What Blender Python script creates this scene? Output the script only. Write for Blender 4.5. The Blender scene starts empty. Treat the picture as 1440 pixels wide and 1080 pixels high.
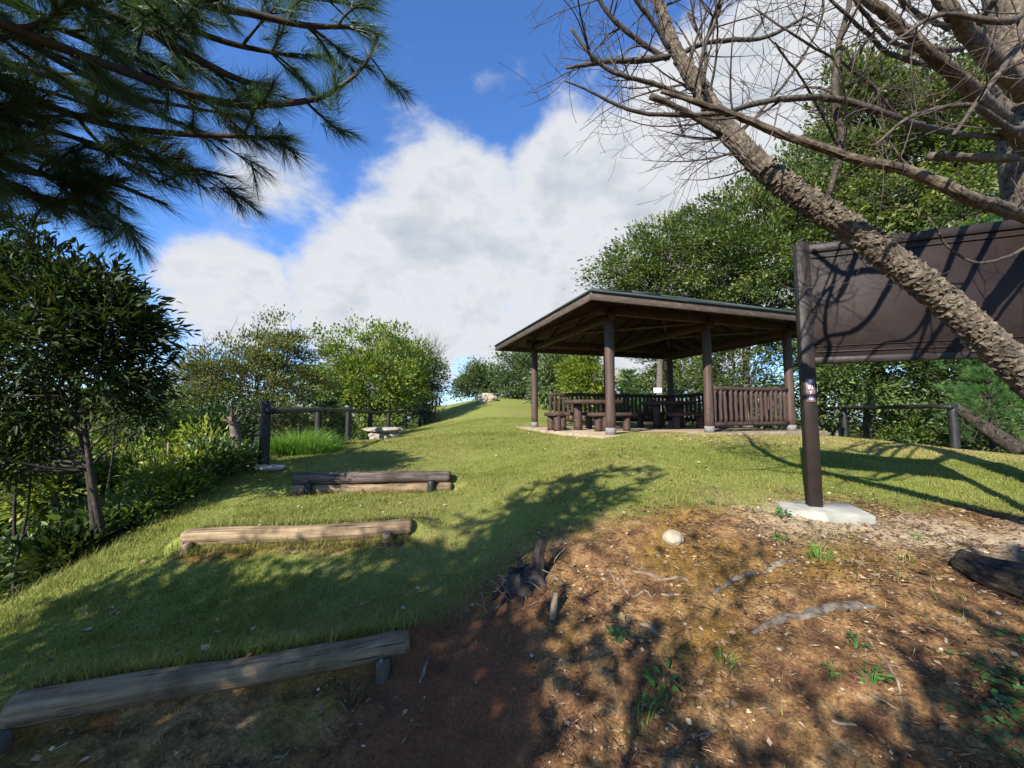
import bpy, bmesh, math, random
import numpy as np
from mathutils import Vector, Matrix, noise as mnoise

# ------------------------------------------------------------------ camera, sky, sun, exposure
scene = bpy.context.scene
COL = scene.collection
RAD = math.radians
CAM_Z = 1.6
PITCH = RAD(4.0)
FPX = 541.0
cam_d = bpy.data.cameras.new('camera')
cam_d.sensor_width = 36.0
cam_d.lens = FPX / 1440 * 36.0
cam_d.clip_start = 0.05
cam_d.clip_end = 6000
cam = bpy.data.objects.new('camera', cam_d)
COL.objects.link(cam)
cam.location = (0, 0, CAM_Z)
cam.rotation_euler = (RAD(90) + PITCH, 0, 0)
scene.camera = cam

SUN_TRAVEL = Vector((0.59, 0.81, 0)).normalized()
SUN_EL = RAD(31)
sun_dir = Vector((SUN_TRAVEL.x * math.cos(SUN_EL), SUN_TRAVEL.y * math.cos(SUN_EL), -math.sin(SUN_EL)))
sl = bpy.data.lights.new('sun', 'SUN')
sl.energy = 5.0
sl.angle = RAD(0.53)
sl.color = (1.0, 0.94, 0.85)
sun = bpy.data.objects.new('sun', sl)
COL.objects.link(sun)
sun.rotation_euler = sun_dir.to_track_quat('-Z', 'Y').to_euler()
sun.location = (-15, -20, 15)

def pix_dir(px, py):
    u = (px - 720) / FPX
    v = (540 - py) / FPX
    y = math.cos(PITCH) - v * math.sin(PITCH)
    z = math.sin(PITCH) + v * math.cos(PITCH)
    return Vector((u, y, z))

def P(px, py, D):
    """world point that stands D metres in front of the camera"""
    d = pix_dir(px, py)
    k = D / d.y
    return Vector((d.x * k, D, CAM_Z + d.z * k))

def make_world():
    w = bpy.data.worlds.new('World')
    scene.world = w
    w.use_nodes = True
    nt = w.node_tree
    nt.nodes.clear()
    N, L = nt.nodes.new, nt.links.new
    out = N('ShaderNodeOutputWorld')
    bg = N('ShaderNodeBackground')
    L(bg.outputs[0], out.inputs[0])
    sky = N('ShaderNodeTexSky')
    sky.sky_type = 'NISHITA'
    sky.sun_disc = False
    sky.sun_elevation = SUN_EL
    sky.sun_rotation = math.atan2(-SUN_TRAVEL.x, -SUN_TRAVEL.y)
    sky.altitude = 600
    sky.air_density = 1.0
    sky.dust_density = 0.4
    sky.ozone_density = 2.2
    tc = N('ShaderNodeTexCoord')
    # clouds: billowed noise over the direction, gathered in banks
    def noise(scale, detail, rough, dist=0.0, loc=(0, 0, 0), sc=(1, 1, 1)):
        mp = N('ShaderNodeMapping')
        mp.inputs['Location'].default_value = loc
        mp.inputs['Scale'].default_value = sc
        L(tc.outputs['Generated'], mp.inputs['Vector'])
        n = N('ShaderNodeTexNoise')
        n.inputs['Scale'].default_value = scale
        n.inputs['Detail'].default_value = detail
        n.inputs['Roughness'].default_value = rough
        n.inputs['Distortion'].default_value = dist
        L(mp.outputs[0], n.inputs['Vector'])
        return n.outputs['Fac']
    def math_(op, a, b=None, clamp=False):
        m = N('ShaderNodeMath')
        m.operation = op
        m.use_clamp = clamp
        for i, q in enumerate((a, b)):
            if q is None: continue
            if isinstance(q, (int, float)): m.inputs[i].default_value = q
            else: L(q, m.inputs[i])
        return m.outputs[0]
    def smooth(x, a, b, lo=0.0, hi=1.0):
        m = N('ShaderNodeMapRange')
        m.interpolation_type = 'SMOOTHSTEP'
        m.inputs['From Min'].default_value = a
        m.inputs['From Max'].default_value = b
        m.inputs['To Min'].default_value = lo
        m.inputs['To Max'].default_value = hi
        L(x, m.inputs['Value'])
        return m.outputs[0]
    warp = noise(2.2, 3, 0.5)
    n1 = noise(4.2, 10, 0.60, 0.15, (1.3, 4.1, 0.2), (1, 1, 1.5))
    n2 = noise(9.0, 6, 0.55, 0.0, (5.3, 0.7, 2.2), (1, 1, 1.7))
    def lobe(px, py, rdeg, amp):
        d = pix_dir(px, py).normalized()
        vm = N('ShaderNodeVectorMath')
        vm.operation = 'DOT_PRODUCT'
        L(tc.outputs['Generated'], vm.inputs[0])
        vm.inputs[1].default_value = d
        return smooth(vm.outputs['Value'], math.cos(RAD(rdeg)), 1.0, 0.0, amp)
    banks = [(640, 345, 18, .62), (835, 300, 18, .62), (1000, 215, 18, .60), (1160, 110, 22, .5), (520, 420, 15, .55),
             (330, 425, 10, .50), (900, 400, 22, .6), (560, 470, 17, .5), (400, 300, 11, .22), (1250, 250, 24, .5),
             (700, 105, 5, .22), (760, 500, 20, .45)]
    acc = None
    for b in banks:
        l_ = lobe(*b)
        acc = l_ if acc is None else math_('MAXIMUM', acc, l_)
    # the same broken clouds go on all round the sky
    rest = smooth(noise(1.6, 2, 0.5, 0, (7.7, 3.1, 1.4)), 0.52, 0.72, 0.0, 0.45)
    infr = lobe(640, 330, 75, 1.0)
    rest2 = math_('MULTIPLY', rest, math_('SUBTRACT', 1.0, smooth(infr, 0.0, 0.35)))
    acc = math_('MAXIMUM', acc, rest2)
    dens = math_('ADD', acc, math_('MULTIPLY', math_('SUBTRACT', n1, 0.5), 1.1))
    alpha = smooth(dens, 0.13, 0.42)
    # thin veil low down
    sep = N('ShaderNodeSeparateXYZ')
    L(tc.outputs['Generated'], sep.inputs[0])
    veil = smooth(sep.outputs['Z'], 0.30, -0.02, 0.0, 0.38)
    alpha = math_('MAXIMUM', alpha, veil)
    # cloud body: bright tops, grey-blue flat undersides
    body = math_('ADD', math_('MULTIPLY', dens, 0.60), math_('MULTIPLY', n2, 0.62))
    ramp = N('ShaderNodeValToRGB')
    cr = ramp.color_ramp
    cr.elements[0].position = 0.38
    cr.elements[0].color = (0.80, 0.86, 0.95, 1)
    cr.elements[1].position = 0.86
    cr.elements[1].color = (0.60, 0.67, 0.77, 1)
    e = cr.elements.new(0.60)
    e.color = (0.90, 0.92, 0.96, 1)
    e = cr.elements.new(0.72)
    e.color = (0.74, 0.79, 0.86, 1)
    L(body, ramp.inputs[0])
    sc = N('ShaderNodeMix'); sc.data_type = 'RGBA'; sc.blend_type = 'MULTIPLY'
    sc.inputs[0].default_value = 1.0
    L(sky.outputs[0], sc.inputs[6])
    sc.inputs[7].default_value = (0.66, 1.0, 1.45, 1)
    cl = N('ShaderNodeMix'); cl.data_type = 'RGBA'; cl.blend_type = 'MULTIPLY'
    cl.inputs[0].default_value = 1.0
    L(ramp.outputs[0], cl.inputs[6])
    cl.inputs[7].default_value = (CLOUD, CLOUD, CLOUD, 1)
    mx = N('ShaderNodeMix'); mx.data_type = 'RGBA'
    L(alpha, mx.inputs[0])
    L(sc.outputs[2], mx.inputs[6])
    L(cl.outputs[2], mx.inputs[7])
    L(mx.outputs[2], bg.inputs['Color'])
    bg.inputs['Strength'].default_value = 0.085

CLOUD = 4.45
make_world()
vs = scene.view_settings
vs.view_transform = 'Standard'
vs.look = 'None'
vs.exposure = 1.22
vs.gamma = 1.0
vs.use_curve_mapping = False
scene.cycles.max_bounces = 6
scene.cycles.transparent_max_bounces = 8

# ------------------------------------------------------------------ helpers
rng = np.random.default_rng(7)
random.seed(7)
ORG = {}
LAST = {}

def tag(o, label=None, cat=None, group=None, kind=None):
    if label: o['label'] = label
    if cat: o['category'] = cat
    if group: o['group'] = group
    if kind: o['kind'] = kind
    return o

def thing(name, loc, label, cat, group=None):
    o = bpy.data.objects.new(name, None)
    o.empty_display_size = 0.2
    COL.objects.link(o)
    o.location = loc
    ORG[o] = np.array(loc, float)
    return tag(o, label, cat, group)

def org(parent):
    return ORG.get(parent, np.zeros(3)) if parent is not None else np.zeros(3)

def link_mesh(name, me, mat, parent=None, o_=None):
    o = bpy.data.objects.new(name, me)
    COL.objects.link(o)
    if mat is not None and len(me.materials) == 0: me.materials.append(mat)
    if parent is not None:
        o.parent = parent
        ORG[o] = org(parent)
    return o

def raw_mesh(name, V, F, smooth=False, var=None):
    """V (n,3); F list of arrays (k,3) or (k,4)"""
    me = bpy.data.meshes.new(name)
    V = np.asarray(V, np.float32)
    Fs = [np.asarray(f, np.int32) for f in (F if isinstance(F, list) else [F]) if len(f)]
    loops = np.concatenate([f.ravel() for f in Fs])
    tot = np.concatenate([np.full(len(f), f.shape[1], np.int32) for f in Fs])
    start = np.concatenate([[0], np.cumsum(tot)[:-1]]).astype(np.int32)
    me.vertices.add(len(V)); me.vertices.foreach_set('co', V.ravel())
    me.loops.add(len(loops)); me.loops.foreach_set('vertex_index', loops)
    me.polygons.add(len(tot)); me.polygons.foreach_set('loop_start', start)
    if smooth:
        me.polygons.foreach_set('use_smooth', np.ones(len(tot), bool))
    if var is not None:
        a = me.attributes.new('var', 'FLOAT', 'POINT')
        a.data.foreach_set('value', np.asarray(var, np.float32))
    me.update(calc_edges=True)
    return me

class MB:
    def __init__(s):
        s.v, s.q, s.t, s.var, s.n = [], [], [], [], 0
    def add(s, V, quads=None, tris=None, var=0.5):
        V = np.asarray(V, float).reshape(-1, 3)
        s.v.append(V)
        s.var.append(np.full(len(V), var) if np.isscalar(var) else np.asarray(var))
        if quads is not None and len(quads): s.q.append(np.asarray(quads, int) + s.n)
        if tris is not None and len(tris): s.t.append(np.asarray(tris, int) + s.n)
        s.n += len(V)
    def box(s, c, size, rot=None, var=0.5, bev=0.0):
        hx, hy, hz = [q / 2 for q in size]
        if bev <= 0:
            V = np.array([[x, y, z] for x in (-hx, hx) for y in (-hy, hy) for z in (-hz, hz)])
            Q = [[0, 1, 3, 2], [4, 6, 7, 5], [0, 4, 5, 1], [2, 3, 7, 6], [0, 2, 6, 4], [1, 5, 7, 3]]
        else:
            bm = bmesh.new()
            bmesh.ops.create_cube(bm, size=1.0)
            for v in bm.verts: v.co = Vector((v.co.x * size[0], v.co.y * size[1], v.co.z * size[2]))
            bmesh.ops.bevel(bm, geom=list(bm.edges), offset=bev, segments=1, affect='EDGES', profile=0.5)
            bm.verts.index_update()
            V = np.array([v.co[:] for v in bm.verts])
            Q = [[v.index for v in f.verts] for f in bm.faces if len(f.verts) == 4]
            T = [[v.index for v in f.verts] for f in bm.faces if len(f.verts) == 3]
            bm.free()
            if rot is not None: V = V @ np.array(rot).T
            s.add(V + np.array(c), Q, T, var)
            return
        if rot is not None: V = V @ np.array(rot).T
        s.add(V + np.array(c), Q, None, var)
    def tube(s, pts, radii, sides=8, caps=True, var=0.5, disp=None):
        LAST.clear()
        V, Q, T = tube_arrays(pts, radii, sides, caps, disp)
        if 'var' in LAST: var = LAST['var']
        s.add(V, Q, T, var)
    def mesh(s, name, smooth=False, off=None):
        V = np.concatenate(s.v)
        if off is not None: V = V - off
        F = []
        if s.q: F.append(np.concatenate(s.q))
        if s.t: F.append(np.concatenate(s.t))
        return raw_mesh(name, V, F, smooth, np.concatenate(s.var))
    def build(s, name, mat, parent=None, smooth=False):
        return link_mesh(name, s.mesh(name, smooth, org(parent)), mat, parent)

def frames(pts):
    pts = np.asarray(pts, float)
    t = np.gradient(pts, axis=0)
    t /= np.linalg.norm(t, axis=1)[:, None] + 1e-9
    n = np.zeros_like(t)
    ref = np.array([0, 0, 1.0]) if abs(t[0, 2]) < 0.9 else np.array([1.0, 0, 0])
    a = np.cross(t[0], ref); a /= np.linalg.norm(a)
    n[0] = a
    for i in range(1, len(t)):
        a = n[i - 1] - t[i] * np.dot(n[i - 1], t[i])
        l = np.linalg.norm(a)
        n[i] = a / l if l > 1e-6 else n[i - 1]
    return t, n, np.cross(t, n)

def tube_arrays(pts, radii, sides=8, caps=True, disp=None):
    pts = np.asarray([tuple(p) for p in pts], float)
    m = len(pts)
    radii = np.broadcast_to(np.asarray(radii, float), (m,)).copy()
    t, n, b = frames(pts)
    ang = np.linspace(0, 2 * np.pi, sides, endpoint=False)
    R = radii[:, None] * np.ones(sides)[None]
    if disp is not None:
        s_len = np.concatenate([[0], np.cumsum(np.linalg.norm(np.diff(pts, axis=0), axis=1))])
        dv = disp(s_len[:, None] * np.ones(sides)[None], ang[None] * np.ones(m)[:, None], R)
        if isinstance(dv, tuple):
            LAST['var'] = np.concatenate([dv[1].ravel(), [.3, .3]]) if caps else dv[1].ravel()
            dv = dv[0]
        R = R + dv
    V = pts[:, None] + R[..., None] * (np.cos(ang)[None, :, None] * n[:, None] + np.sin(ang)[None, :, None] * b[:, None])
    V = V.reshape(-1, 3)
    i = np.arange(m - 1)[:, None] * sides
    j = np.arange(sides)[None]
    jn = (j + 1) % sides
    Q = np.stack([i + j, i + jn, i + sides + jn, i + sides + j], -1).reshape(-1, 4)
    T = []
    if caps:
        k = len(V)
        V = np.concatenate([V, pts[:1], pts[-1:]])
        T = [[k, (q + 1) % sides, q] for q in range(sides)] + [[k + 1, (m - 1) * sides + q, (m - 1) * sides + (q + 1) % sides] for q in range(sides)]
    return V, Q, np.array(T, int).reshape(-1, 3)

def spline(pts, radii, step):
    """Catmull-Rom through points"""
    p = np.asarray([tuple(q) for q in pts], float)
    r = np.asarray(radii, float)
    P_ = np.vstack([2 * p[0] - p[1], p, 2 * p[-1] - p[-2]])
    out, ro = [], []
    for i in range(len(p) - 1):
        a, b_, c, d = P_[i], P_[i + 1], P_[i + 2], P_[i + 3]
        n = max(2, int(np.linalg.norm(c - b_) / step))
        for k in range(n):
            t = k / n
            out.append(0.5 * ((2 * b_) + (-a + c) * t + (2 * a - 5 * b_ + 4 * c - d) * t * t + (-a + 3 * b_ - 3 * c + d) * t ** 3))
            ro.append(r[i] + (r[i + 1] - r[i]) * t)
    out.append(p[-1]); ro.append(r[-1])
    return np.array(out), np.array(ro)

def hash2(i, j, s=0):
    h = np.sin(i * 127.1 + j * 311.7 + s * 74.7) * 43758.5453
    return h - np.floor(h)

def vnoise(x, y, s=0):
    """smooth value noise on arrays"""
    xi, yi = np.floor(x), np.floor(y)
    fx, fy = x - xi, y - yi
    fx = fx * fx * (3 - 2 * fx); fy = fy * fy * (3 - 2 * fy)
    a, b = hash2(xi, yi, s), hash2(xi + 1, yi, s)
    c, d = hash2(xi, yi + 1, s), hash2(xi + 1, yi + 1, s)
    return (a + (b - a) * fx) * (1 - fy) + (c + (d - c) * fx) * fy

def fbm(x, y, s=0, oct=4):
    v, a, t = 0, 0.5, 0
    for k in range(oct):
        v = v + a * vnoise(x * 2 ** k, y * 2 ** k, s + k * 13); t += a; a *= 0.5
    return v / t

def bark_disp(cell, depth, circ_r, seed=0):
    """raised plates with sunken joints"""
    def f(s, a, R):
        nu = max(3, int(round(2 * math.pi * circ_r / cell)))
        u = a / (2 * math.pi) * nu
        v = s / (cell * 1.25)
        u = u + 0.5 * (fbm(v * 0.7, u * 0.0 + 3, seed) - .5)
        ui, vi = np.floor(u), np.floor(v)
        d1 = np.full(u.shape, 9.0); d2 = np.full(u.shape, 9.0); hgt = np.zeros(u.shape)
        for di in (-1, 0, 1):
            for dj in (-1, 0, 1):
                ci, cj = ui + di, vi + dj
                cw = np.mod(ci, nu)
                cx = ci + 0.15 + 0.7 * hash2(cw, cj, seed)
                cy = cj + 0.15 + 0.7 * hash2(cw, cj, seed + 5)
                d = np.sqrt((u - cx) ** 2 + (v - cy) ** 2)
                hh = hash2(cw, cj, seed + 9) + 0.8 * (v - cy)
                near = d < d1
                d2 = np.where(near, d1, np.minimum(d2, d))
                hgt = np.where(near, hh, hgt)
                d1 = np.where(near, d, d1)
        edge = np.clip((d2 - d1) / 0.22, 0, 1)
        fine = fbm(u * 3, v * 3, seed + 3) - .5
        return depth * (edge * (0.55 + 0.45 * hgt + .5 * fine) - 0.5), np.clip(edge * (.55 + .45 * hash2(np.floor(hgt * 40), hgt * 0, 3)) + .35 * fine, 0, 1)
    return f

# ------------------------------------------------------------------ materials
def new_mat(name):
    m = bpy.data.materials.new(name)
    m.use_nodes = True
    nt = m.node_tree
    b = nt.nodes['Principled BSDF']
    return m, nt, b

def n_noise(nt, vec, scale, detail=5, rough=0.55, dist=0.0):
    n = nt.nodes.new('ShaderNodeTexNoise')
    n.inputs['Scale'].default_value = scale
    n.inputs['Detail'].default_value = detail
    n.inputs['Roughness'].default_value = rough
    n.inputs['Distortion'].default_value = dist
    if vec is not None: nt.links.new(vec, n.inputs['Vector'])
    return n.outputs['Fac']

def n_ramp(nt, fac, stops):
    r = nt.nodes.new('ShaderNodeValToRGB')
    cr = r.color_ramp
    while len(cr.elements) < len(stops): cr.elements.new(0.5)
    for e, (p, c) in zip(cr.elements, stops):
        e.position = p
        e.color = (*c, 1) if len(c) == 3 else c
    nt.links.new(fac, r.inputs[0])
    return r.outputs[0]

def n_mix(nt, fac, a, b, blend='MIX'):
    m = nt.nodes.new('ShaderNodeMix')
    m.data_type = 'RGBA'; m.blend_type = blend
    for q, i in ((fac, 0), (a, 6), (b, 7)):
        if isinstance(q, (int, float)): m.inputs[i].default_value = q
        elif isinstance(q, tuple): m.inputs[i].default_value = (*q, 1)
        else: nt.links.new(q, m.inputs[i])
    return m.outputs[2]

def n_map(nt, scale=(1, 1, 1), coord='Object'):
    tc = nt.nodes.new('ShaderNodeTexCoord')
    mp = nt.nodes.new('ShaderNodeMapping')
    mp.inputs['Scale'].default_value = scale
    nt.links.new(tc.outputs[coord], mp.inputs['Vector'])
    return mp.outputs[0]

def n_bump(nt, h, strength, dist, bsdf):
    b = nt.nodes.new('ShaderNodeBump')
    b.inputs['Strength'].default_value = strength
    b.inputs['Distance'].default_value = dist
    nt.links.new(h, b.inputs['Height'])
    nt.links.new(b.outputs[0], bsdf.inputs['Normal'])

def mat_wood(name, stops, scale=(1.5, 22, 22), rough=0.8, bump=0.5, dist=0.01, spec=0.3, blotch=None, checks=False):
    m, nt, b = new_mat(name)
    v = n_map(nt, scale)
    f = n_noise(nt, v, 1.0, 6, 0.62, 0.3)
    c = n_ramp(nt, f, stops)
    v2 = n_map(nt, (1, 1, 1))
    g = n_noise(nt, v2, 6.0, 4, 0.6)
    if checks:
        ck = n_noise(nt, n_map(nt, (scale[0] * .7, scale[1] * 2.2, scale[2] * 2.2)), 1.0, 3, .5, .2)
        c = n_mix(nt, n_ramp(nt, ck, [(.30, (1, 1, 1)), (.38, (0, 0, 0))]), c, (.018, .014, .011))
        st = n_noise(nt, v2, 3.5, 5, .65)
        c = n_mix(nt, 1.0, c, n_ramp(nt, st, [(.35, (.42, .40, .36)), (.6, (1.05, 1.0, .95))]), 'MULTIPLY')
    if blotch:
        k = n_ramp(nt, g, [(0.45, (0, 0, 0)), (0.62, (1, 1, 1))])
        c = n_mix(nt, k, c, blotch)
    nt.links.new(c, b.inputs['Base Color'])
    b.inputs['Roughness'].default_value = rough
    b.inputs['Specular IOR Level'].default_value = spec
    n_bump(nt, f, bump, dist, b)
    return m

def mat_noise(name, stops, scale=8.0, detail=6, rough=0.9, bump=0.4, dist=0.01, spec=0.2, metallic=0.0, rough_n=0.6):
    m, nt, b = new_mat(name)
    v = n_map(nt)
    f = n_noise(nt, v, scale, detail, rough_n)
    nt.links.new(n_ramp(nt, f, stops), b.inputs['Base Color'])
    b.inputs['Roughness'].default_value = rough
    b.inputs['Specular IOR Level'].default_value = spec
    b.inputs['Metallic'].default_value = metallic
    if bump: n_bump(nt, f, bump, dist, b)
    return m

def mat_leaf(name, stops, trans=0.35, rough=0.45, spec=0.35, tcol=(1.25, 1.3, 0.55)):
    m, nt, b = new_mat(name)
    at = nt.nodes.new('ShaderNodeAttribute'); at.attribute_name = 'var'
    c = n_ramp(nt, at.outputs['Fac'], stops)
    nt.links.new(c, b.inputs['Base Color'])
    b.inputs['Roughness'].default_value = rough
    b.inputs['Specular IOR Level'].default_value = spec
    tr = nt.nodes.new('ShaderNodeBsdfTranslucent')
    nt.links.new(n_mix(nt, 1.0, c, tcol, 'MULTIPLY'), tr.inputs['Color'])
    mx = nt.nodes.new('ShaderNodeMixShader')
    mx.inputs[0].default_value = trans
    nt.links.new(b.outputs[0], mx.inputs[1]); nt.links.new(tr.outputs[0], mx.inputs[2])
    nt.links.new(mx.outputs[0], nt.nodes['Material Output'].inputs['Surface'])
    return m

M = {}
M['log_pale'] = mat_wood('weathered_log', [(0.22, (.07, .048, .028)), (0.45, (.18, .130, .076)), (0.62, (.28, .212, .13)), (0.8, (.36, .285, .185))], (1.6, 30, 30), .85, .9, .012, checks=True)
M['log_dark'] = mat_wood('dark_weathered_log', [(0.3, (.03, .024, .02)), (0.5, (.085, .068, .058)), (0.7, (.19, .16, .14))], (1.6, 34, 34), .85, .9, .012, checks=True)
M['stake'] = mat_wood('stake_wood', [(0.3, (.03, .025, .018)), (0.6, (.09, .075, .055)), (0.8, (.16, .135, .1))], (18, 18, 2), .9, .5)
M['fence'] = mat_wood('creosote_fence', [(0.3, (.006, .006, .006)), (0.55, (.013, .012, .012)), (0.8, (.036, .034, .034))], (10, 10, 10), .55, .4, .006, .4)
M['column'] = mat_wood('brown_column_paint', [(0.3, (0.0351, 0.0203, 0.0140)), (0.5, (0.0562, 0.0328, 0.0234)), (0.75, (0.0858, 0.0546, 0.0406))], (22, 22, 1.6), .6, .25, .004, .35)
M['timber'] = mat_wood('dark_timber', [(0.3, (0.0365, 0.0227, 0.0154)), (0.55, (0.0632, 0.0405, 0.0275)), (0.8, (0.1013, 0.0688, 0.0470))], (9, 9, 9), .75, .3, .004, .25)
M['fascia'] = mat_wood('fascia_timber', [(0.3, (0.0432, 0.0302, 0.0216)), (0.55, (0.0720, 0.0518, 0.0374)), (0.8, (0.1368, 0.1044, 0.0792))], (5, 5, 20), .7, .3, .004, .3)
M['railing'] = mat_wood('railing_log', [(0.3, (0.0280, 0.0168, 0.0136)), (0.55, (0.0496, 0.0296, 0.0240)), (0.8, (0.0880, 0.0560, 0.0456))], (20, 20, 3), .7, .4, .006, .3)
M['table'] = mat_wood('table_brown', [(0.3, (0.0320, 0.0184, 0.0144)), (0.55, (0.0576, 0.0328, 0.0248)), (0.8, (0.0960, 0.0592, 0.0464))], (6, 14, 14), .7, .3, .006, .3)
M['roof'] = mat_noise('green_metal_roof', [(0.3, (.014, .022, .021)), (0.55, (.021, .033, .031)), (0.7, (.034, .046, .042))], 3.5, 8, .6, .1, .004, .3)
M['concrete'] = mat_noise('pale_concrete', [(0.3, (0.1700, 0.1658, 0.1360)), (0.55, (0.2890, 0.2805, 0.2422)), (0.75, (0.3655, 0.3570, 0.3145))], 5.0, 8, .9, .25, .004)
M['slab'] = mat_noise('sandy_slab', [(0.3, (.17, .125, .08)), (0.6, (.29, .225, .15)), (0.8, (.38, .31, .22))], 4.0, 8, .95, .25, .004)
M['sleeve'] = mat_noise('grey_sleeve', [(0.3, (.12, .12, .115)), (0.7, (.22, .22, .215))], 9.0, 5, .7, .1, .003)
M['board'] = mat_noise('brown_board_steel', [(0.3, (.012, .0078, .0068)), (0.5, (.017, .011, .0095)), (0.7, (.024, .0165, .0142))], 3.2, 9, .62, .08, .002, .22)
M['board_frame'] = mat_noise('brown_frame_steel', [(0.3, (.014, .010, .0085)), (0.7, (.024, .017, .0145))], 9.0, 6, .55, .05, .002, .25)
M['plaque'] = mat_noise('plaque_brown', [(0.3, (.12, .075, .078)), (0.7, (.16, .105, .105))], 12.0, 4, .5, 0, .002)
M['white'] = mat_noise('white_paint', [(0.3, (.70, .69, .70)), (0.7, (.80, .79, .80))], 12.0, 4, .6, 0, .002)
M['stone'] = mat_noise('grey_stone', [(0.25, (.10, .09, .075)), (0.5, (.27, .245, .2)), (0.75, (.42, .39, .33))], 7.0, 9, .9, .6, .02)
M['pale_stone'] = mat_noise('pale_stone', [(0.25, (.20, .16, .11)), (0.5, (.31, .26, .185)), (0.75, (.38, .33, .25))], 9.0, 7, .85, .3, .006)
M['dead_bark'] = mat_noise('dead_pine_bark', [(0.25, (.035, .026, .019)), (0.45, (.105, .078, .055)), (0.62, (.21, .165, .118)), (0.8, (.33, .27, .20))], 24.0, 9, .9, 1.0, .014, rough_n=.68)
def mat_bark(name, dark, mid, pale, scale=30.0):
    m, nt, b = new_mat(name)
    v = n_map(nt)
    at = nt.nodes.new('ShaderNodeAttribute'); at.attribute_name = 'var'
    f = n_noise(nt, v, scale, 9, .7)
    g = n_noise(nt, v, 5.0, 5, .6)
    c = n_ramp(nt, f, [(.30, tuple(q * .45 for q in mid)), (.5, mid), (.72, pale)])
    c = n_mix(nt, 1.0, c, n_ramp(nt, g, [(.35, (.62, .60, .58)), (.65, (1.15, 1.12, 1.05))]), 'MULTIPLY')
    c = n_mix(nt, n_ramp(nt, at.outputs['Fac'], [(.06, (1, 1, 1)), (.45, (0, 0, 0))]), c, dark)
    nt.links.new(c, b.inputs['Base Color'])
    b.inputs['Roughness'].default_value = .92
    b.inputs['Specular IOR Level'].default_value = .15
    n_bump(nt, f, .9, .008, b)
    return m
M['dead_bark'] = mat_bark('dead_pine_bark', (.018, .014, .011), (.105, .086, .066), (.25, .215, .168))
M['dark_plate'] = mat_bark('dark_plate_bark', (.008, .007, .006), (.035, .029, .023), (.12, .10, .085))
M['limb_bark'] = mat_noise('limb_bark', [(0.28, (.022, .018, .014)), (0.5, (.065, .053, .040)), (0.72, (.15, .125, .095))], 34.0, 9, .9, .9, .008, rough_n=.7)
M['twig'] = mat_noise('grey_twig', [(0.3, (.040, .030, .026)), (0.7, (.095, .072, .058))], 14.0, 3, .85, 0)
M['dark_bark'] = mat_noise('dark_bark', [(0.3, (.018, .014, .011)), (0.6, (.05, .041, .032)), (0.8, (.10, .085, .068))], 14.0, 7, .9, .6, .01)
M['grey_bark'] = mat_noise('grey_bark', [(0.3, (.045, .038, .03)), (0.55, (.125, .108, .086)), (0.8, (.23, .205, .17))], 16.0, 7, .9, .6, .01)
M['dead_wood'] = mat_noise('bleached_wood', [(0.3, (.08, .058, .040)), (0.55, (.20, .155, .11)), (0.8, (.33, .275, .21))], 15.0, 6, .9, .5, .006)
M['char_wood'] = mat_noise('rotten_stump_wood', [(0.3, (.012, .010, .009)), (0.55, (.045, .037, .031)), (0.8, (.14, .12, .105))], 13.0, 7, .9, .8, .012)

M['leaf_dark'] = mat_leaf('glossy_dark_leaf', [(0.0, (0.0144, 0.0245, 0.0079)), (0.5, (0.0310, 0.0482, 0.0130)), (0.85, (0.0547, 0.0706, 0.0166)), (1.0, (0.0914, 0.0706, 0.0209))], .28, .55, .2)
M['leaf_tree'] = mat_leaf('broad_tree_leaf', [(0.0, (0.047, 0.075, 0.022)), (0.45, (0.086, 0.125, 0.035)), (0.8, (0.156, 0.194, 0.050)), (1.0, (0.266, 0.237, 0.069))], .35)
M['leaf_maple'] = mat_leaf('maple_leaf', [(0.0, (0.057, 0.081, 0.029)), (0.5, (0.122, 0.143, 0.046)), (0.8, (0.179, 0.156, 0.058)), (1.0, (0.229, 0.130, 0.078))], .35)
M['leaf_bright'] = mat_leaf('bright_shrub_leaf', [(0.0, (0.063, 0.103, 0.021)), (0.4, (0.120, 0.178, 0.032)), (0.8, (0.215, 0.247, 0.040)), (1.0, (0.342, 0.287, 0.057))], .35)
M['leaf_yellow'] = mat_leaf('yellow_green_leaf', [(0.0, (.09, .13, .02)), (0.5, (.20, .25, .035)), (1.0, (.36, .34, .05))], .4)
M['leaf_mid'] = mat_leaf('mid_shrub_leaf', [(0.0, (0.048, 0.084, 0.028)), (0.5, (0.097, 0.147, 0.042)), (1.0, (0.193, 0.238, 0.063))], .35)
M['leaf_far'] = mat_leaf('far_tree_leaf', [(0.0, (0.050, 0.085, 0.034)), (0.5, (0.093, 0.137, 0.052)), (1.0, (0.172, 0.215, 0.078))], .3)
M['needle'] = mat_leaf('pine_needle', [(0.0, (0.0280, 0.0560, 0.0272)), (0.5, (0.0520, 0.1000, 0.0400)), (0.9, (0.0880, 0.1440, 0.0440)), (1.0, (0.1600, 0.1280, 0.0480))], .35, .4, .35)
M['needle_bright'] = mat_leaf('bright_pine_needle', [(0.0, (.035, .085, .025)), (0.5, (.065, .15, .035)), (1.0, (.12, .22, .05))], .3, .45)
M['grass_blade'] = mat_leaf('lawn_blade', [(0.0, (.075, .096, .018)), (0.45, (.175, .20, .040)), (0.75, (.25, .26, .062)), (0.9, (.30, .255, .095)), (1.0, (.38, .28, .14))], .3, .6, .2, (1.15, 1.15, .6))
M['tall_grass'] = mat_leaf('tall_grass_blade', [(0.0, (.06, .13, .02)), (0.5, (.11, .22, .03)), (1.0, (.2, .3, .06))], .35, .5, .25)
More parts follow.
